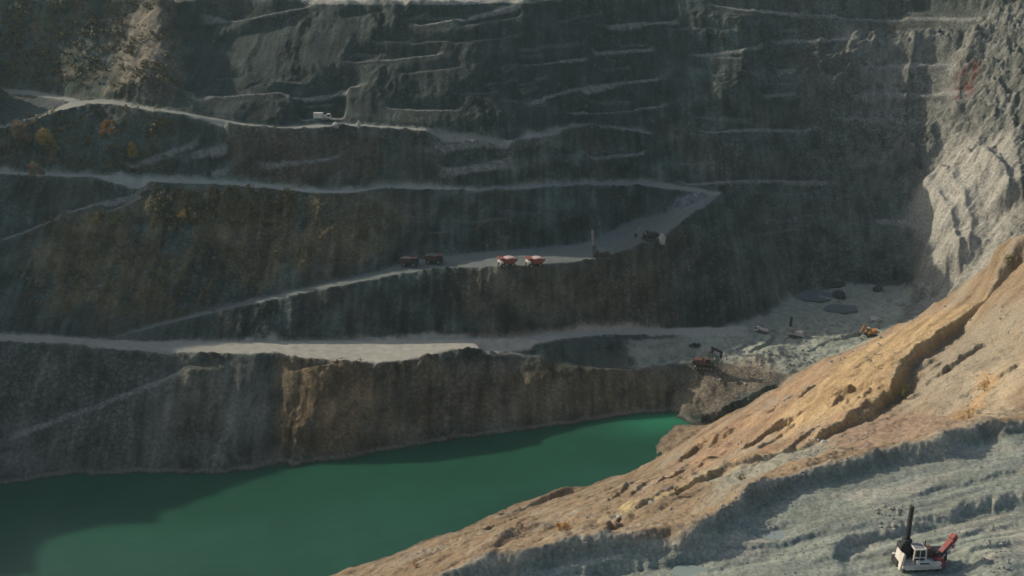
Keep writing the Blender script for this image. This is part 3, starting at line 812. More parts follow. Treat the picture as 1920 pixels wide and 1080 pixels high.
cam.lens = FPX / 1920 * 36; cam.sensor_width = 36; cam.clip_end = 20000; cam.clip_start = .5
co.location = (0, 0, CAMZ); co.rotation_euler = (math.radians(72), 0, 0)
sc.camera = co
sc.view_settings.view_transform = 'Standard'; sc.view_settings.look = 'None'; sc.view_settings.exposure = 0
sc.cycles.max_bounces = 5; sc.cycles.diffuse_bounces = 3; sc.cycles.glossy_bounces = 2
sc.cycles.use_denoising = True
sc.cycles.filter_width = 1.6


# ------------------------------------------------------------------ builders for the machines
class MB:
    """collects shapes and links them as one mesh object"""

    def __init__(self):
        self.bm = bmesh.new()

    def box(self, c, s, rot=None, taper=1.0):
        r = bmesh.ops.create_cube(self.bm, size=1)['verts']
        M = Matrix.Translation(c) @ (rot.to_matrix().to_4x4() if rot else Matrix())
        for v in r:
            k = taper if v.co.z > 0 else 1
            v.co = M @ Vector((v.co.x * s[0] * k, v.co.y * s[1] * k, v.co.z * s[2]))
        return self

    def bar(self, a, b, w, h=None):
        a, b = Vector(a), Vector(b); h = h or w
        d = b - a
        q = d.to_track_quat('X', 'Z')
        r = bmesh.ops.create_cube(self.bm, size=1)['verts']
        for v in r:
            v.co = (a + b) / 2 + q @ Vector((v.co.x * d.length, v.co.y * w, v.co.z * h))
        return self

    def rod(self, a, b, r0, r1=None, n=10):
        a, b = Vector(a), Vector(b); d = b - a
        q = d.to_track_quat('Z', 'Y').to_matrix().to_4x4()
        bmesh.ops.create_cone(self.bm, cap_ends=True, segments=n, radius1=r0, radius2=r0 if r1 is None else r1, depth=d.length,
                              matrix=Matrix.Translation((a + b) / 2) @ q)
        return self

    def prism(self, prof, y0, y1):
        """profile in x, z pushed from y0 to y1"""
        A = [self.bm.verts.new((x, y0, zz)) for x, zz in prof]; B = [self.bm.verts.new((x, y1, zz)) for x, zz in prof]
        n = len(prof)
        self.bm.faces.new(A); self.bm.faces.new(B[::-1])
        for k in range(n):
            self.bm.faces.new((A[k], B[k], B[(k + 1) % n], A[(k + 1) % n]))
        return self

    def build(self, name, mat, parent=None, bevel=0.0, label=None):
        if bevel:
            bmesh.ops.bevel(self.bm, geom=[e for e in self.bm.edges], offset=bevel, segments=1, affect='EDGES', clamp_overlap=True)
        bmesh.ops.recalc_face_normals(self.bm, faces=self.bm.faces)
        me = bpy.data.meshes.new(name); self.bm.to_mesh(me); self.bm.free(); me.materials.append(mat)
        o = bpy.data.objects.new(name, me); COL.objects.link(o)
        if parent:
            o.parent = parent
        if label:
            o['label'] = label
        return o


def tag(o, label, cat, group=None):
    o['label'] = label; o['category'] = cat
    if group:
        o['group'] = group
    return o


def thing(name, label, cat, loc, rotz=0.0, group=None, scale=1.0):
    o = bpy.data.objects.new(name, None); COL.objects.link(o)
    o.location = loc; o.rotation_euler = (0, 0, rotz); o.scale = (scale,) * 3
    return tag(o, label, cat, group)


def copy_tree(o, parent=None):
    c = o.copy(); COL.objects.link(c); c.parent = parent
    for ch in [k for k in ALL() if k.parent == o]:
        copy_tree(ch, c)
    return c


def ALL():
    return list(COL.objects)


def seat(o, x, y, r=2.5, sink=.05):
    """rest a thing on the ground, on the mean of the ground under it"""
    zs = [ground_at(x + a, y + b) for a in (-r, 0, r) for b in (-r, 0, r)]
    o.location = (x, y, float(np.mean(zs)) - sink + .35 * (max(zs) - float(np.mean(zs))))


RED = paint('red_paint', (.28, .055, .045), .65, dirt_amt=.55)
SHADED_RED = paint('shaded_red_paint', (.10, .035, .03), .6, dirt=(.09, .08, .07), dirt_amt=.7)  # darkened copy of the red paint, for the trucks in shadow
WHITE = paint('white_paint', (.66, .62, .54), .6, dirt=(.33, .29, .23), dirt_amt=.6)
PINK = paint('pale_tray_steel', (.62, .36, .31), .55, dirt=(.45, .33, .28), dirt_amt=.4)
ORANGE = paint('orange_paint', (.55, .23, .06), .6, dirt=(.3, .22, .13), dirt_amt=.6)
DARK = paint('dark_steel', (.025, .027, .027), .6, dirt=(.07, .065, .055), dirt_amt=.5)
GREY = paint('grey_steel', (.22, .22, .21), .6, dirt_amt=.4)
PALE = paint('pale_grey_paint', (.45, .42, .38), .6, dirt_amt=.4)
RUBBER = paint('tyre_rubber', (.018, .018, .018), .85, dirt=(.10, .09, .075), dirt_amt=.5)
GLASS = paint('dark_glass', (.02, .025, .03), .12, dirt_amt=.1)
BROWN = paint('brown_painted_steel', (.12, .055, .035), .6, dirt=(.12, .10, .08), dirt_amt=.6)


def wheel(parent, x, y, r, wdt, mat=RUBBER):
    w_ = MB().rod((x, y - wdt / 2, r), (x, y + wdt / 2, r), r, n=20).build('wheel', mat, parent, bevel=r * .08)
    MB().rod((x, y - wdt / 2 - .03, r), (x, y + wdt / 2 + .03, r), r * .5, n=14).build('rim', GREY, w_)
    return w_


def haul_truck(label, loc, rotz, tray, front, inside):
    """rigid mine truck about ten metres long, its nose towards -x"""
    t = thing('haul_truck', label, 'dump truck', loc, rotz, 'dump trucks on the middle bench', .82)
    MB().box((0.2, 0, 1.55), (8.0, 1.5, .6)).box((-3.9, 0, 1.5), (.7, 4.3, .9)).build('chassis', DARK, t, .05)
    for x in (-2.7, 2.5):
        for y in (-1, 1):
            if x > 0:
                wheel(t, x, y * 1.85, 1.25, 1.3)
            else:
                wheel(t, x, y * 2.05, 1.25, .85)
    MB().prism([(-4.3, 1.9), (-4.15, 3.3), (-2.4, 3.45), (-2.4, 1.9)], -2.1, 2.1).build('hood', front, t, .06)
    MB().box((-4.3, 0, 2.45), (.12, 2.6, 1.0)).build('grille', DARK, t)
    c = MB().box((-3.0, 1.25, 4.1), (1.5, 1.5, 1.5)).build('cab', front, t, .08)
    MB().box((-3.0, 1.25, 4.3), (1.56, 1.2, .7)).box((-3.0, 1.25, 4.3), (1.1, 1.56, .7)).build('window', GLASS, c)
    b = MB().prism([(-4.6, 4.95), (-4.6, 5.12), (-2.1, 5.0), (-1.2, 4.75), (-1.5, 2.6), (2.8, 2.2), (4.9, 3.3), (4.9, 3.1), (2.9, 1.95), (-1.7, 2.35), (-2.15, 4.7)], -2.5, 2.5)
    b.prism([(-1.25, 4.72), (4.95, 4.3), (4.95, 3.25), (2.8, 2.1), (-1.6, 2.5)], -2.62, -2.45)
    b.prism([(-1.25, 4.72), (4.95, 4.3), (4.95, 3.25), (2.8, 2.1), (-1.6, 2.5)], 2.45, 2.62)
    for x in (-.6, .8, 2.2, 3.6):
        for y in (-2.7, 2.7):
            b.box((x, y, 3.5), (.22, .2, 1.9))
    body = b.build('dump_body', tray, t)
    hp = MB().prism([(-1.3, 4.55), (0, 4.8), (1.5, 5.0), (3.0, 4.75), (4.6, 4.0), (4.6, 3.6), (2.8, 2.4), (-1.3, 2.8)], -2.4, 2.4)
    bmesh.ops.subdivide_edges(hp.bm, edges=list(hp.bm.edges), cuts=3, use_grid_fill=True)
    for v in hp.bm.verts:
        if abs(v.co.y) < 2.3:
            v.co.z += .25 * math.cos(v.co.y * .6) * (1 if v.co.z > 3.6 else 0) + random.uniform(-.12, .12)
    hp.build('load', inside, body)
    l = MB()
    for k in range(5):
        l.bar((-4.35, -1.75, .9 + k * .45), (-4.35, -1.25, .9 + k * .45), .05)
    l.bar((-4.35, -1.75, .7), (-4.35, -1.75, 3.4), .06).bar((-4.35, -1.25, .7), (-4.35, -1.25, 3.4), .06)
    l.build('ladder', front, t)
    r_ = MB()
    for y in (-2.05, -1.2, -.4):
        r_.bar((-4.1, y, 3.3), (-4.1, y, 4.3), .06)
    r_.bar((-4.1, -2.05, 4.3), (-4.1, -.4, 4.3), .07).bar((-4.1, -2.05, 3.85), (-4.1, -.4, 3.85), .05)
    r_.build('railing', front, t)
    return t


def track(parent, y, L, h, w_, mat=DARK):
    r = h / 2
    m = MB()
    n = 8
    prof = [(-L / 2 + r + r * math.cos(a), r + r * math.sin(a)) for a in [math.pi / 2 + math.pi * k / n for k in range(n + 1)]]
    prof += [(L / 2 - r + r * math.cos(a), r + r * math.sin(a)) for a in [-math.pi / 2 + math.pi * k / n for k in range(n + 1)]]
    m.prism(prof, y - w_ / 2, y + w_ / 2)
    k = -L / 2 + r
    while k < L / 2 - r:
        m.box((k, y, h), (.12, w_ + .06, .08)); k += .4
    o = m.build('track', mat, parent)
    for i in range(5):
        x = -L / 2 + r + (L - 2 * r) * i / 4
        MB().rod((x, y - w_ / 2 - .04, r), (x, y + w_ / 2 + .04, r), r * .55, n=10).build('roller', GREY, o)
    return o


def excavator(name, label, loc, rotz, house, arm, pose, scale=1.0, roof=None, cat='excavator'):
    """tracked digger; its arm reaches towards -x; pose = elbow, stick end, bucket tilt"""
    t = thing(name, label, cat, loc, rotz, None, scale)
    track(t, -1.5, 5.2, 1.05, .8); track(t, 1.5, 5.2, 1.05, .8)
    MB().box((0, 0, .75), (2.6, 2.4, .5)).rod((0, 0, .95), (0, 0, 1.25), 1.0, n=16).build('undercarriage', DARK, t)
    MB().box((.7, 0, 1.95), (4.0, 3.1, 1.3)).box((1.6, 0, 2.75), (2.2, 2.9, .35)).build('house', house, t, .08)
    MB().prism([(2.5, 1.35), (3.35, 1.5), (3.5, 2.2), (3.3, 2.75), (2.5, 2.75)], -1.6, 1.6).build('counterweight', roof or DARK, t, .06)
    c = MB().prism([(-1.9, 1.35), (-2.05, 2.2), (-1.6, 3.35), (-.2, 3.35), (-.2, 1.35)], .45, 1.55).build('cab', house, t, .05)
    MB().prism([(-2.06, 2.1), (-1.7, 3.2), (-.5, 3.2), (-.5, 2.1)], .42, 1.58).build('window', GLASS, c)
    if roof:
        MB().box((-.9, 1.0, 3.42), (1.5, 1.2, .1)).build('cab_roof', roof, c)
    p0 = Vector((-1.0, -.3, 2.0)); p1 = Vector((pose[0][0], -.3, pose[0][1])); p2 = Vector((pose[1][0], -.3, pose[1][1]))
    mid = (p0 + p1) / 2 + Vector((-.25, 0, .75))
    b = MB().bar(p0, mid, .55, .75).bar(mid, p1, .5, .65).build('boom', arm, t, .05)
    MB().rod(p0 + Vector((-.4, .45, -.1)), mid + Vector((0, .4, -.1)), .12).build('hydraulic_cylinder', GREY, b)
    MB().rod(p0 + Vector((-.4, -.45, -.1)), mid + Vector((0, -.4, -.1)), .12).build('hydraulic_cylinder', GREY, b)
    d = (p2 - p1).normalized()
    MB().bar(p1 - d * .7, p2, .42, .55).build('stick', arm, t, .04)
    a = pose[2]
    bk = MB()
    pr = [(0, .35), (.2, -.2), (-.1, -1.0), (-.75, -1.35), (-1.25, -1.1), (-1.2, -.95), (-.75, -1.15), (-.25, -.9), (-.05, -.2)]
    ca, sa = math.cos(a), math.sin(a)
    q = [(p2.x + x * ca - zz * sa, p2.z + x * sa + zz * ca) for x, zz in pr]
    bk.prism(q, -.95, .35)
    side = [q[0], q[1], q[2], q[3], q[4]]
    bk.prism(side, -1.0, -.93).prism(side, .33, .4)
    bk.build('bucket', DARK, t)
    return t


def lattice(m, base, top, w0, w1, nbay, r):
    base, top = Vector(base), Vector(top)
    pts = []
    for k in range(nbay + 1):
        f = k / nbay; c = base.lerp(top, f); h = (w0 + (w1 - w0) * f) / 2
        pts.append([c + Vector((sx * h, sy * h, 0)) for sx, sy in ((-1, -1), (1, -1), (1, 1), (-1, 1))])
    for k in range(nbay):
        for i in range(4):
            m.bar(pts[k][i], pts[k + 1][i], r * 1.5)
            m.bar(pts[k][i], pts[k][(i + 1) % 4], r)
            m.bar(pts[k][i], pts[k + 1][(i + 1) % 4], r)
    for i in range(4):
        m.bar(pts[-1][i], pts[-1][(i + 1) % 4], r * 1.5)
    return m


def blast_drill(name, label, loc, rotz, body, low, high, H, lean, scale=1.0):
    """tracked drill with a tall mast at its -x end"""
    t = thing(name, label, 'drill rig', loc, rotz, None, scale)
    track(t, -1.4, 5.4, 1.0, .7); track(t, 1.4, 5.4, 1.0, .7)
    MB().box((.4, 0, 1.3), (7.4, 2.6, .5)).build('deck', low, t, .05)
    MB().box((1.6, 0, 2.3), (3.6, 2.4, 1.5)).box((2.2, 0, 3.2), (1.4, 1.6, .4)).build('engine_house', body, t, .08)
    c = MB().box((-1.6, .9, 2.5), (1.3, 1.3, 1.9)).build('cab', body, t, .06)
    MB().box((-1.6, .9, 2.75), (1.36, 1.05, .9)).box((-1.6, .9, 2.75), (1.0, 1.36, .9)).build('window', GLASS, c)
    b0 = Vector((-2.9, -.3, .6)); tp = b0 + Vector((lean * H, 0, H)); md = b0.lerp(tp, .45)
    mast = lattice(MB(), b0, md, .9, .9, 5, .11).build('mast', low, t)
    lattice(MB(), md, tp, .85, .75, 5, .11).bar(md, tp, .28).build('upper_mast', high, mast)
    MB().bar((.2, -.9, 1.6), md + Vector((.3, -.5, 0)), .22).build('brace', low, t)
    MB().bar((.2, .4, 1.6), md + Vector((.3, .4, 0)), .22).build('brace', low, t)
    MB().rod((-2.6, -.3, .3), tp + Vector((.3, 0, -.3)), .11).build('drill_pipe', GREY, mast)
    for x in (-3.0, 3.6):
        MB().rod((x, -1.15, .1), (x, -1.15, 1.4), .15).build('jack', GREY, t)
        MB().rod((x, 1.15, .1), (x, 1.15, 1.4), .15).build('jack', GREY, t)
    return t


# ------------------------------------------------------------------ the white and red drill rig in the foreground
def foreground_rig():
    p = spot(1728, 1062)
    t = thing('drill_rig', 'white and red drill rig with upright black mast on the grey bench in front', 'drill rig', p, math.radians(4), None, 1.02)
    seat(t, p.x, p.y, 2.0, .0)
    track(t, -1.2, 4.6, .85, .7); track(t, 1.2, 4.6, .85, .7)
    MB().box((-.9, 0, .98), (5.4, 3.7, .42)).box((-.9, -1.72, .8), (4.6, .3, .55)).build('deck', WHITE, t, .04)
    # the pale end shield that stands at the left
    e = MB().prism([(-3.95, .35), (-3.45, .3), (-3.2, 2.75), (-3.5, 2.95)], -1.6, -1.05).box((-3.55, -.3, 1.6), (.16, 2.2, 2.2), Euler((0, math.radians(6), 0)))
    e.build('end_shield', WHITE, t, .04)
    MB().box((-3.4, .4, .75), (1.0, 1.9, .9)).build('dust_skirt', RUBBER, t)
    # open cab of white posts
    c = MB()
    x0, x1, y0, y1, za, zb_ = -1.95, -.15, -1.25, .35, 1.38, 3.35
    for x in (x0, x1):
        for y in (y0, y1):
            c.bar((x, y, za), (x + (.12 if x < -1 else -.12), y, zb_), .16)
    c.bar((x0 + .12, y0, zb_), (x1 - .12, y0, zb_), .16).bar((x0 + .12, y1, zb_), (x1 - .12, y1, zb_), .16)
    c.bar((x0 + .12, y0, zb_), (x0 + .12, y1, zb_), .16).bar((x1 - .12, y0, zb_), (x1 - .12, y1, zb_), .16)
    c.bar((x0, y0, 2.1), (x1, y0, 2.1), .12).bar(((x0 + x1) / 2, y0, za), ((x0 + x1) / 2, y0, zb_), .1)
    c.box(((x0 + x1) / 2, y1, 1.75), (x1 - x0, .06, .75))
    cab = c.build('cab', WHITE, t)
    MB().box(((x0 + x1) / 2, (y0 + y1) / 2, zb_ + .02), (1.35, 1.35, .06)).build('cab_roof', GREY, cab)
    MB().box(((x0 + x1) / 2, -.45, 2.3), (1.35, 1.3, 1.7)).build('window', GLASS, cab)
    # boxes and pipes on the near edge of the deck
    MB().box((-.6, -1.5, 1.45), (2.0, .5, .5)).build('locker', WHITE, t, .05)
    MB().box((1.05, -1.6, 1.36), (1.7, .5, .32)).build('locker', WHITE, t, .05)
    MB().box((-.5, -1.77, 1.45), (1.3, .05, .2)).build('vent', DARK, t)
    MB().rod((-1.9, -1.98, .9), (1.9, -1.98, .85), .13).build('pipe', PALE, t)
    MB().box((.85, .75, 1.75), (1.5, 1.6, 1.15)).box((.9, .7, 2.4), (1.0, 1.1, .2)).build('engine_house', BROWN, t, .05)
    MB().rod((.5, .8, 2.5), (.5, .8, 3.5), .1).build('exhaust', DARK, t)
    # black mast and the machinery round its foot
    f = MB().box((-2.55, .75, 2.3), (1.5, 1.5, 2.0)).box((-2.25, .8, 3.45), (1.0, 1.1, .8)).box((-2.75, .3, 3.1), (.7, .6, 1.0)).box((-1.7, .9, 3.5), (.45, .6, .55))
    f.bar((-3.1, .5, 1.4), (-2.3, .9, 4.4), .2).bar((-1.75, 1.1, 1.4), (-2.0, .9, 4.4), .2)
    f.build('mast_foot', DARK, t, .04)
    m = lattice(MB(), (-2.15, .85, 3.3), (-2.05, .85, 8.9), .42, .38, 10, .06)
    m.bar((-2.15, .85, 3.3), (-2.05, .85, 8.7), .2)
    mast = m.build('mast', DARK, t)
    MB().box((-2.05, .85, 8.6), (.55, .5, .7)).build('crown_block', DARK, mast, .05)
    # red feed beam leaning out to the right
    a = Vector((1.75, -.25, 1.2)); b = Vector((4.9, 1.3, 3.5))
    d = (b - a).normalized(); up = Vector((-.55, -.1, .8)).normalized()
    r = MB().bar(a, b, .8, .75)
    rb = r.build('feed_beam', RED, t, .06)
    MB().box(a + d * 3.9 + Vector((0, 0, .25)), (.9, .8, .9), d.to_track_quat('X', 'Z').to_euler()).box(a + d * 3.0 + Vector((.25, -.4, -.2)), (.55, .4, .5)).build('rotary_head', RED, rb, .06)
    MB().rod(a + Vector((.5, -.45, .1)), a + d * 3.3 + Vector((.2, -.45, -.1)), .12).box(a + d * 2.0 + Vector((.35, -.5, -.35)), (.5, .3, .35)).build('hydraulic_cylinder', PALE, rb)
    MB().box((1.95, -.95, .95), (1.25, 1.2, 1.1)).box((2.1, -1.1, 1.6), (.7, .5, .4)).build('winch_block', RED, t, .08)
    MB().box((2.5, .6, 1.35), (1.7, 1.9, 1.6)).bar((2.6, .6, 1.6), (3.9, 1.2, 2.3), .6).build('swing_base', DARK, t, .06)
    MB().bar((-3.1, -1.75, 1.15), (-3.1, -1.75, 2.0), .05).bar((-2.1, -1.75, 1.15), (-2.1, -1.75, 2.0), .05).bar((-3.1, -1.75, 2.0), (-2.1, -1.75, 2.0), .05).build('railing', PALE, t)
    MB().bar((.3, 1.6, 1.15), (.3, 1.6, 2.2), .05).bar((1.6, 1.6, 1.15), (1.6, 1.6, 2.2), .05).bar((.3, 1.6, 2.2), (1.6, 1.6, 2.2), .05).build('railing', PALE, t)
    for x, y in ((-3.2, -1.1), (2.9, -1.1)):
        MB().rod((x, y, .05), (x, y, 1.3), .14).rod((x, y, 0), (x, y, .1), .35, n=14).build('jack', GREY, t)


foreground_rig()

# ------------------------------------------------------------------ trucks and machines of the middle bench
SUNLIT_LOAD = paint('sunlit_rock_load', (.5, .37, .33), .95, dirt=(.6, .45, .4), dirt_amt=.6)  # pink tone paints in the sunlit tops of the loads
SHADED_LOAD = paint('shaded_rock_load', (.13, .11, .10), .95)  # darkened copy of the load, for the trucks in shadow
for (px, py, rz, lab, tray, fr, ins) in (  # the left pair is painted dark for the shadow it stands in
        (768, 499, math.pi - .2, 'dark dump truck at the left end of the line on the middle bench', SHADED_RED, DARK, SHADED_LOAD),
        (814, 494, math.pi - .15, 'second dark dump truck, close behind the leftmost dark one', SHADED_RED, DARK, SHADED_LOAD),
        (950, 501, .42, 'red dump truck with pale front, left of the red pair at the bench edge', RED, WHITE, SUNLIT_LOAD),
        (1002, 497, .35, 'red dump truck with pale front, the one nearer the black mast', RED, WHITE, SUNLIT_LOAD)):
    q = spot(px, py)
    o = haul_truck(lab, q, rz, tray, fr, ins)
    seat(o, q.x, q.y, 2.5)
q = spot(1118, 484)
o = blast_drill('drill_rig', 'black drill rig with tall grey topped mast at the end of the truck bench', q, .12, DARK, DARK, GREY, 12, -.09)
seat(o, q.x + 2, q.y, 2)
q = spot(1217, 450)
o = excavator('excavator', 'black excavator digging in the dark notch above the pale boulder', q, .25, DARK, GREY, ((-4.2, 5.2), (-5.4, 3.0), .3), 1.15)
seat(o, q.x, q.y, 2)
# pit floor
q = spot(1320, 691)
o = excavator('excavator', 'dark brown shovel with bent black arm on the mound beside the lake tip', q, math.pi * .93, BROWN, DARK, ((-2.4, 6.3), (-5.0, 5.2), .9), 1.35, cat='shovel')
seat(o, q.x, q.y, 2)
q = spot(1632, 630)
o = excavator('excavator', 'orange excavator with white roof at the foot of the ochre slope', q, .1, ORANGE, ORANGE, ((-3.6, 4.6), (-4.9, 1.6), .1), .98, roof=WHITE)
seat(o, q.x, q.y, 2)
q = spot(1492, 632)
o = blast_drill('drill_rig', 'pale drill rig with dark mast on the sunlit pit floor', q, -.55, PALE, PALE, DARK, 8.5, .04, .95)
seat(o, q.x, q.y, 2)


def small_truck(name, label, cat, px, py, rz, cabm, bodym, kind, scale=1.0):
    q = spot(px, py)
    t = thing(name, label, cat, q, rz, None, scale)
    seat(t, q.x, q.y, 1.5)
    MB().box((.3, 0, .75), (7.0, 1.0, .3)).build('chassis', DARK, t)
    for x in (-2.3, 1.4, 2.6):
        for y in (-1.05, 1.05):
            wheel(t, x, y, .52, .4)
    c = MB().prism([(-3.5, .7), (-3.5, 1.6), (-3.1, 2.75), (-1.7, 2.75), (-1.7, .7)], -1.2, 1.2).build('cab', cabm, t, .06)
    MB().prism([(-3.47, 1.65), (-3.13, 2.6), (-2.1, 2.6), (-2.1, 1.65)], -1.23, 1.23).build('window', GLASS, c)
    if kind == 'box':
        MB().box((2.0, 0, 2.05), (4.0, 2.5, 2.3)).build('cargo_box', bodym, t, .05)
        MB().box((-.7, 0, 1.7), (.9, 1.6, 1.4)).build('locker', bodym, t, .05)
    else:
        MB().rod((-1.2, 0, 1.85), (3.8, 0, 1.85), 1.05, n=18).build('tank', bodym, t, .05)
        MB().box((1.2, 0, 2.95), (3.2, .5, .12)).build('walkway', GREY, t)
    return t


small_truck('service_truck', 'small white truck parked alone on a high ledge of the dark wall', 'truck', 606, 224, math.pi, WHITE, WHITE, 'box', 1.05)
small_truck('tank_truck', 'pale tank truck on the pit floor left of the pale drill', 'truck', 1428, 624, -.75, WHITE, PALE, 'tank', .85)


def pickup(label, px, py, rz, m, scale=1.0):
    q = spot(px, py)
    t = thing('pickup', label, 'pickup', q, rz, None, scale)
    seat(t, q.x, q.y, 1.2)
    MB().box((0, 0, .75), (5.0, 1.9, .55)).build('body', m, t, .08)
    c = MB().prism([(-1.2, 1.0), (-.7, 1.75), (.7, 1.75), (.95, 1.0)], -.88, .88).build('cab', m, t, .05)
    MB().prism([(-1.0, 1.1), (-.65, 1.66), (.6, 1.66), (.8, 1.1)], -.91, .91).build('window', GLASS, c)
    MB().box((1.7, -.88, 1.1), (1.5, .1, .3)).box((1.7, .88, 1.1), (1.5, .1, .3)).box((2.43, 0, 1.1), (.1, 1.8, .3)).build('cargo_bed', m, t)
    for x in (-1.5, 1.5):
        for y in (-.9, .9):
            wheel(t, x, y, .4, .26)


pickup('dark pickup standing on the grey floor left of the brown shovel', 1302, 651, .2, DARK, .9)


# ------------------------------------------------------------------ rocks
MAT_BOULDER = paint('boulder_rock', (.30, .29, .25), .95, dirt=(.18, .17, .14), dirt_amt=.7)
MAT_PALE_ROCK = paint('pale_boulder_rock', (.42, .43, .39), .95, dirt=(.28, .27, .24), dirt_amt=.6)
MAT_DARK_ROCK = paint('dark_boulder_rock', (.05, .055, .052), .95, dirt=(.09, .085, .075), dirt_amt=.6)


def rock_into(bm, c, r, sub=2, sq=(1, 1, .75)):
    vs = bmesh.ops.create_icosphere(bm, subdivisions=sub, radius=1)['verts']
    a, b, s_ = random.uniform(0, 6.3), random.uniform(0, 50), random.uniform(.8, 1.25)
    ca, sa = math.cos(a), math.sin(a)
    P_ = np.array([v.co for v in vs])
    k = 1 + .32 * fbm(P_[:, 0] * .9 + b, P_[:, 1] * .9 + P_[:, 2] * 1.3 + b, 3, 3)
    for v, f in zip(vs, k):
        x, y, zz = v.co.x * f * sq[0] * s_, v.co.y * f * sq[1], v.co.z * f * sq[2]
        v.co = Vector((c[0] + (x * ca - y * sa) * r, c[1] + (x * sa + y * ca) * r, c[2] + zz * r))


def boulder(label, px, py, r, mat, sq=(1, 1, .75), name='boulder', cat='boulder'):
    q = spot(px, py)
    bm = bmesh.new(); rock_into(bm, (0, 0, 0), r, 3, sq)
    me = bpy.data.meshes.new(name); bm.to_mesh(me); bm.free(); me.materials.append(mat)
    o = bpy.data.objects.new(name, me); COL.objects.link(o)
    o.location = (q.x, q.y, q.z + r * sq[2] * .35)
    tag(o, label, cat)


boulder('tall pale boulder at the crest right below the black excavator', 1241, 466, 1.8, MAT_PALE_ROCK, (.7, .8, 1.5))
boulder('pale boulder behind the orange excavator on the pit floor', 1641, 601, 2.0, MAT_PALE_ROCK, (1.3, .8, .7))
boulder('small pale boulder right of the pit floor at the scree foot', 1686, 573, 1.8, MAT_PALE_ROCK, (.8, .8, 1.2))
boulder('pale rock perched on the edge of the second road from the top', 673, 241, 1.5, MAT_PALE_ROCK, (.6, .6, 1.4))
boulder('pale rock below the white truck on the dark wall', 630, 245, 1.7, MAT_PALE_ROCK, (1.1, .8, .8))
boulder('white rock at the corner of the broad pale road', 513, 664, 1.2, MAT_PALE_ROCK)
boulder('pale rock among rubble under the ochre ridge', 1544, 836, .75, MAT_PALE_ROCK)
boulder('white stone beside the orange shrub above the lake', 1160, 980, .42, MAT_PALE_ROCK)
boulder('small white stone on the slope below the reddish shrub', 965, 1032, .4, MAT_PALE_ROCK)
boulder('grey boulder in the ditch under the olive bush', 1222, 952, .9, MAT_BOULDER)
boulder('black heap of rock behind the muddy pools on the shaded floor', 1572, 556, 3.2, MAT_DARK_ROCK, (1, .9, .8), 'rock_heap', 'rock heap')
boulder('flat black heap of rock above the larger black heap', 1568, 538, 2.8, MAT_DARK_ROCK, (1.3, .9, .4), 'rock_heap', 'rock heap')
boulder('black heap of rock close to the scree on the shaded floor', 1645, 545, 2.7, MAT_DARK_ROCK, (1.1, .9, .6), 'rock_heap', 'rock heap')


def rubble():
    bm = bmesh.new()
    spots_ = []
    for px0, px1, py0, py1, n, r0, r1 in ((900, 1280, 960, 1060, 140, .06, .22), (1240, 1640, 780, 900, 200, .08, .28), (1600, 1860, 700, 830, 160, .08, .28), (1100, 1900, 900, 1078, 260, .05, .16), (1500, 1600, 815, 865, 60, .12, .4), (1640, 1690, 950, 990, 40, .12, .42), (1180, 1300, 930, 970, 50, .1, .35), (860, 1160, 960, 1040, 60, .08, .28),
                                          (1280, 1500, 870, 960, 110, .08, .3), (1400, 1900, 850, 1000, 120, .06, .22), (1750, 1900, 560, 760, 60, .12, .4), (1840, 1900, 1010, 1075, 70, .08, .3),
                                          (1290, 1500, 700, 850, 60, .15, .45), (1380, 1650, 600, 690, 190, .2, .8), (1300, 1480, 640, 720, 120, .2, .7), (1420, 1460, 980, 1015, 26, .08, .25), (1500, 1560, 1010, 1040, 20, .08, .25), (900, 1500, 1040, 1078, 60, .06, .2)):
        for _ in range(n):
            spots_.append((random.uniform(px0, px1), random.uniform(py0, py1), r0 + (r1 - r0) * random.random() ** 2))
    for px, py, r in spots_:
        q = spot(px, py)
        rock_into(bm, (q.x, q.y, q.z + r * .25), r, 1)
    me = bpy.data.meshes.new('rubble'); bm.to_mesh(me); bm.free(); me.materials.append(MAT_BOULDER)
    o = bpy.data.objects.new('rubble', me); COL.objects.link(o); o['kind'] = 'stuff'; o['label'] = 'loose broken rock lying on the slopes and benches'


rubble()


# ------------------------------------------------------------------ pools
def pool(label, px, py, rx, ry, dz, tint, rough=.25):
    q = hit(px, py)
    zz = ground_at(q[0], q[1]) + dz
    m, nt, b = new_mat('pool_water')
    b.inputs['Base Color'].default_value = (*tint, 1); b.inputs['Roughness'].default_value = rough
    N = nt.nodes.new('ShaderNodeTexNoise'); N.inputs['Scale'].default_value = .6
    bp = nt.nodes.new('ShaderNodeBump'); bp.inputs['Strength'].default_value = .08
    nt.links.new(N.outputs['Fac'], bp.inputs['Height']); nt.links.new(bp.outputs[0], b.inputs['Normal'])
    vs = []
    for k in range(40):
        a = 2 * math.pi * k / 40
        f = 1 + .16 * float(fbm(np.array([math.cos(a) * 1.2 + px]), np.array([math.sin(a) * 1.2]), 60, 3)[0])
        vs.append((q[0] + rx * f * math.cos(a), q[1] + ry * f * math.sin(a), zz))
    me = bpy.data.meshes.new('water'); me.from_pydata(vs, [], [list(range(40))]); me.materials.append(m)
    o = bpy.data.objects.new('water', me); COL.objects.link(o); o['kind'] = 'structure'; o['label'] = label


pool('pale puddle on the grey bench', 1455, 1001, 2.7, 2.2, .12, (.27, .31, .27))
pool('pale puddle at the bottom edge of the bench', 1292, 1074, 2.6, 1.6, .06, (.26, .31, .27))
pool('grey pool on the shaded pit floor', 1525, 555, 10, 9, .12, (.12, .14, .14), .5)
pool('smaller grey pool on the pit floor in front of the black heaps', 1578, 581, 7.5, 6, .12, (.12, .14, .14), .5)


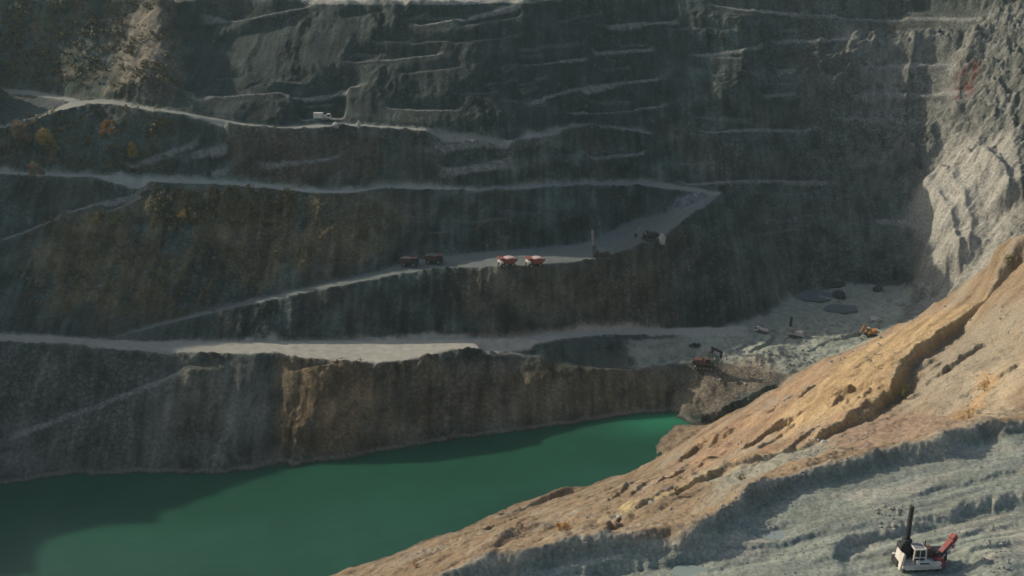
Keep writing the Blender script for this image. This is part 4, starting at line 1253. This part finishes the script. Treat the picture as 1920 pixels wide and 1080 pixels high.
# ------------------------------------------------------------------ trees and shrubs
def leaf_mat(name, c1, c2):
    m, nt, b = new_mat(name)
    N, Lk = nt.nodes, nt.links
    oi = N.new('ShaderNodeTexCoord')
    ns = N.new('ShaderNodeTexNoise'); ns.inputs['Scale'].default_value = 1.2; ns.inputs['Detail'].default_value = 4
    Lk.new(oi.outputs['Object'], ns.inputs['Vector'])
    cr = N.new('ShaderNodeMix'); cr.data_type = 'RGBA'
    cr.inputs['A'].default_value = (*c1, 1); cr.inputs['B'].default_value = (*c2, 1)
    mr = N.new('ShaderNodeMapRange'); mr.inputs[1].default_value = .35; mr.inputs[2].default_value = .65
    Lk.new(ns.outputs['Fac'], mr.inputs[0]); Lk.new(mr.outputs[0], cr.inputs['Factor'])
    Lk.new(cr.outputs['Result'], b.inputs['Base Color'])
    b.inputs['Roughness'].default_value = .7; b.inputs['Specular IOR Level'].default_value = .2
    return m


LEAF = {'orange': leaf_mat('orange_leaves', (.30, .14, .03), (.42, .22, .06)), 'yellow': leaf_mat('yellow_leaves', (.42, .32, .08), (.30, .19, .07)),
        'brown': leaf_mat('brown_leaves', (.30, .20, .12), (.22, .15, .10)), 'olive': leaf_mat('olive_leaves', (.14, .12, .03), (.08, .08, .025)),
        'green': leaf_mat('green_leaves', (.16, .19, .04), (.06, .075, .03)), 'pale': leaf_mat('pale_leaves', (.30, .29, .18), (.2, .2, .12))}
BARK = paint('bark', (.09, .07, .055), .9, dirt=(.15, .13, .11), dirt_amt=.5)


def leaves_into(bm, c, rad, n, s):
    for _ in range(n):
        d = Vector((random.gauss(0, 1), random.gauss(0, 1), random.gauss(0, 1))).normalized() * random.random() ** .45
        p = Vector(c) + Vector((d.x * rad[0], d.y * rad[1], d.z * rad[2]))
        e = Euler((random.uniform(-1, 1), random.uniform(-1, 1), random.uniform(0, 6.3))).to_matrix()
        k = s * random.uniform(.6, 1.3)
        q = [p + e @ Vector(v) for v in ((-k, -k * .5, 0), (k * .2, -k * .7, .1 * k), (k, .1 * k, 0), (-.1 * k, k * .7, .15 * k))]
        bm.faces.new([bm.verts.new(v) for v in q])


def tree(label, px, py, H, kind, W=.6, shrub=False, dens=1.0, group=None):
    W = W * 1.25 if not shrub else W
    q = spot(px, py)
    t = thing('shrub' if shrub else 'tree', label, 'shrub' if shrub else 'tree', q - Vector((0, 0, .15)), random.uniform(0, 6), group)
    H = H * 1.12
    tr = MB()
    if shrub:
        for k in range(5):
            a = k * 1.26 + random.random()
            tr.rod((0, 0, 0), (math.cos(a) * H * .3, math.sin(a) * H * .3, H * random.uniform(.55, .85)), .05, .015, 5)
    else:
        top = Vector((random.uniform(-.2, .2), random.uniform(-.2, .2), H * .88))
        tr.rod((0, 0, 0), top * .5, H * .022, H * .014, 8).rod(top * .5, top, H * .014, .02, 6)
        for k in range(9):
            f = .25 + .07 * k; a = k * 2.4
            tr.rod(top * f, top * f + Vector((math.cos(a), math.sin(a), .8)) * H * (.26 - .016 * k), H * .008, .012, 5)
    tr.build('trunk' if not shrub else 'stem', BARK, t)
    bm = bmesh.new()
    nb = 18 if not shrub else 11
    for k in range(nb):
        f = random.random()
        zc = H * (.35 + .55 * f) if not shrub else H * (.3 + .55 * f)
        wd = W * H * .5 * (1.0 - .62 * f)
        a = k * 2.4 + random.random()
        rr = wd * random.uniform(.35, .85)
        c = (math.cos(a) * rr, math.sin(a) * rr, zc)
        s_ = H * random.uniform(.10, .17)
        leaves_into(bm, c, (s_, s_, s_ * 1.15), int(75 * dens), H * .028)
    me = bpy.data.meshes.new('crown'); bm.to_mesh(me); bm.free(); me.materials.append(LEAF[kind])
    o = bpy.data.objects.new('crown', me); COL.objects.link(o); o.parent = t


G1 = 'autumn trees on the left hillside'
tree('brownish tree just under the top road at the left edge', 42, 288, 11, 'brown', group=G1)
tree('yellow tree with brown side, right of the brownish tree', 88, 300, 11.5, 'yellow', .7, group=G1)
tree('reddish brown tree standing on the line of the lower pale road', 70, 352, 9, 'brown', .7, group=G1)
tree('orange tree in the dark hollow under the road bend', 204, 272, 8.5, 'orange', .55, group=G1)
tree('narrow olive yellow tree in the hollow, lowest of the hillside', 250, 304, 7.5, 'yellow', .5, group=G1)
tree('small pale tree at the very left edge of the hillside', 7, 286, 5.5, 'pale', .5, group=G1)
tree('bare brown tree below the yellow one', 103, 318, 7, 'brown', .5, dens=.6, group=G1)
G2 = 'bushes below the forked path'
tree('golden bush at the edge of the forked path', 182, 430, 5.5, 'yellow', .9, True, group=G2)
tree('green bush right of the golden one by the path', 222, 432, 5, 'green', .9, True, group=G2)
tree('ochre bush high on the brown slope right of the path', 344, 423, 5.5, 'yellow', .9, True, group=G2)
tree('dark yellow bush under the junction of the pale roads', 357, 376, 4.5, 'olive', 1, True, group=G2)
G3 = 'autumn shrubs on the near slope'
tree('bright orange shrub on the slope above the lake', 1055, 1008, 4.2, 'orange', .9, True, .8, group=G3)
tree('reddish brown shrub left of the bright orange one', 975, 1008, 3.0, 'brown', 1.0, True, .8, group=G3)
tree('upper of two low orange shrubs on the tan slope at the right', 1846, 738, 2.6, 'orange', 1.1, True, .5, group=G3)
tree('lower of two low orange shrubs, above the bench edge at the right', 1818, 788, 2.4, 'orange', 1.2, True, .5, group=G3)
tree('olive bush on the yellow crest right of the lake', 1270, 940, 2.0, 'olive', 1.1, True, group=G3)
tree('olive bush at the ridge foot near the grey bench', 1390, 903, 1.8, 'olive', 1.1, True, group=G3)
tree('dark olive bush under the shaded ridge face', 1697, 752, 4.0, 'olive', 1.1, True, group=G3)
tree('dark green bush on the tan rise at the right edge', 1890, 500, 3.5, 'green', 1.0, True, group=G3)
tree('small orange shrub at the bottom of the near slope', 780, 1068, 1.8, 'orange', 1.0, True, .8, group=G3)


def undergrowth():
    bm = bmesh.new()
    for px0, px1, py0, py1, n, h in ((0, 330, 205, 330, 260, 1.0), (5, 330, 0, 165, 420, 1.2), (280, 560, 365, 430, 260, 1.0), (40, 420, 400, 590, 330, .9), (420, 760, 370, 500, 160, .8), (420, 720, 255, 345, 70, .8),
                                     (660, 1000, 362, 440, 60, .7), (530, 690, 676, 850, 40, .6)):
        for _ in range(n):
            q = spot(random.uniform(px0, px1), random.uniform(py0, py1))
            s_ = h * random.uniform(.5, 2.1)
            leaves_into(bm, q + Vector((0, 0, s_ * .5)), (s_, s_, s_ * .7), 16, s_ * .32)
    me = bpy.data.meshes.new('undergrowth'); bm.to_mesh(me); bm.free(); me.materials.append(leaf_mat('scrub_leaves', (.22, .135, .05), (.09, .09, .04)))
    o = bpy.data.objects.new('undergrowth', me); COL.objects.link(o); o['kind'] = 'stuff'; o['label'] = 'low brown and green scrub on the terraced wall'


undergrowth()


# ------------------------------------------------------------------ the air of the pit
def haze():
    m = bpy.data.materials.new('haze'); m.use_nodes = True
    nt = m.node_tree; nt.nodes.remove(nt.nodes['Principled BSDF'])
    v = nt.nodes.new('ShaderNodeVolumePrincipled')
    v.inputs['Color'].default_value = (.72, 1, .96, 1); v.inputs['Density'].default_value = .00007; v.inputs['Anisotropy'].default_value = .2
    nt.links.new(v.outputs[0], nt.nodes['Material Output'].inputs['Volume'])
    me = bpy.data.meshes.new('haze'); bm = bmesh.new(); bmesh.ops.create_cube(bm, size=1)
    lo = Vector((-6300, -6300, float(z.min()) - 1)); hi = Vector((6300, 7300, max(float(z.max()), CAMZ) + 4))
    for vv in bm.verts:
        vv.co = Vector([(lo[i] + hi[i]) / 2 + vv.co[i] * (hi[i] - lo[i]) for i in range(3)])
    bm.to_mesh(me); bm.free()
    me.materials.append(m)
    o = bpy.data.objects.new('haze', me); COL.objects.link(o); o['kind'] = 'stuff'; o['label'] = 'thin bluish haze filling the pit'


haze()
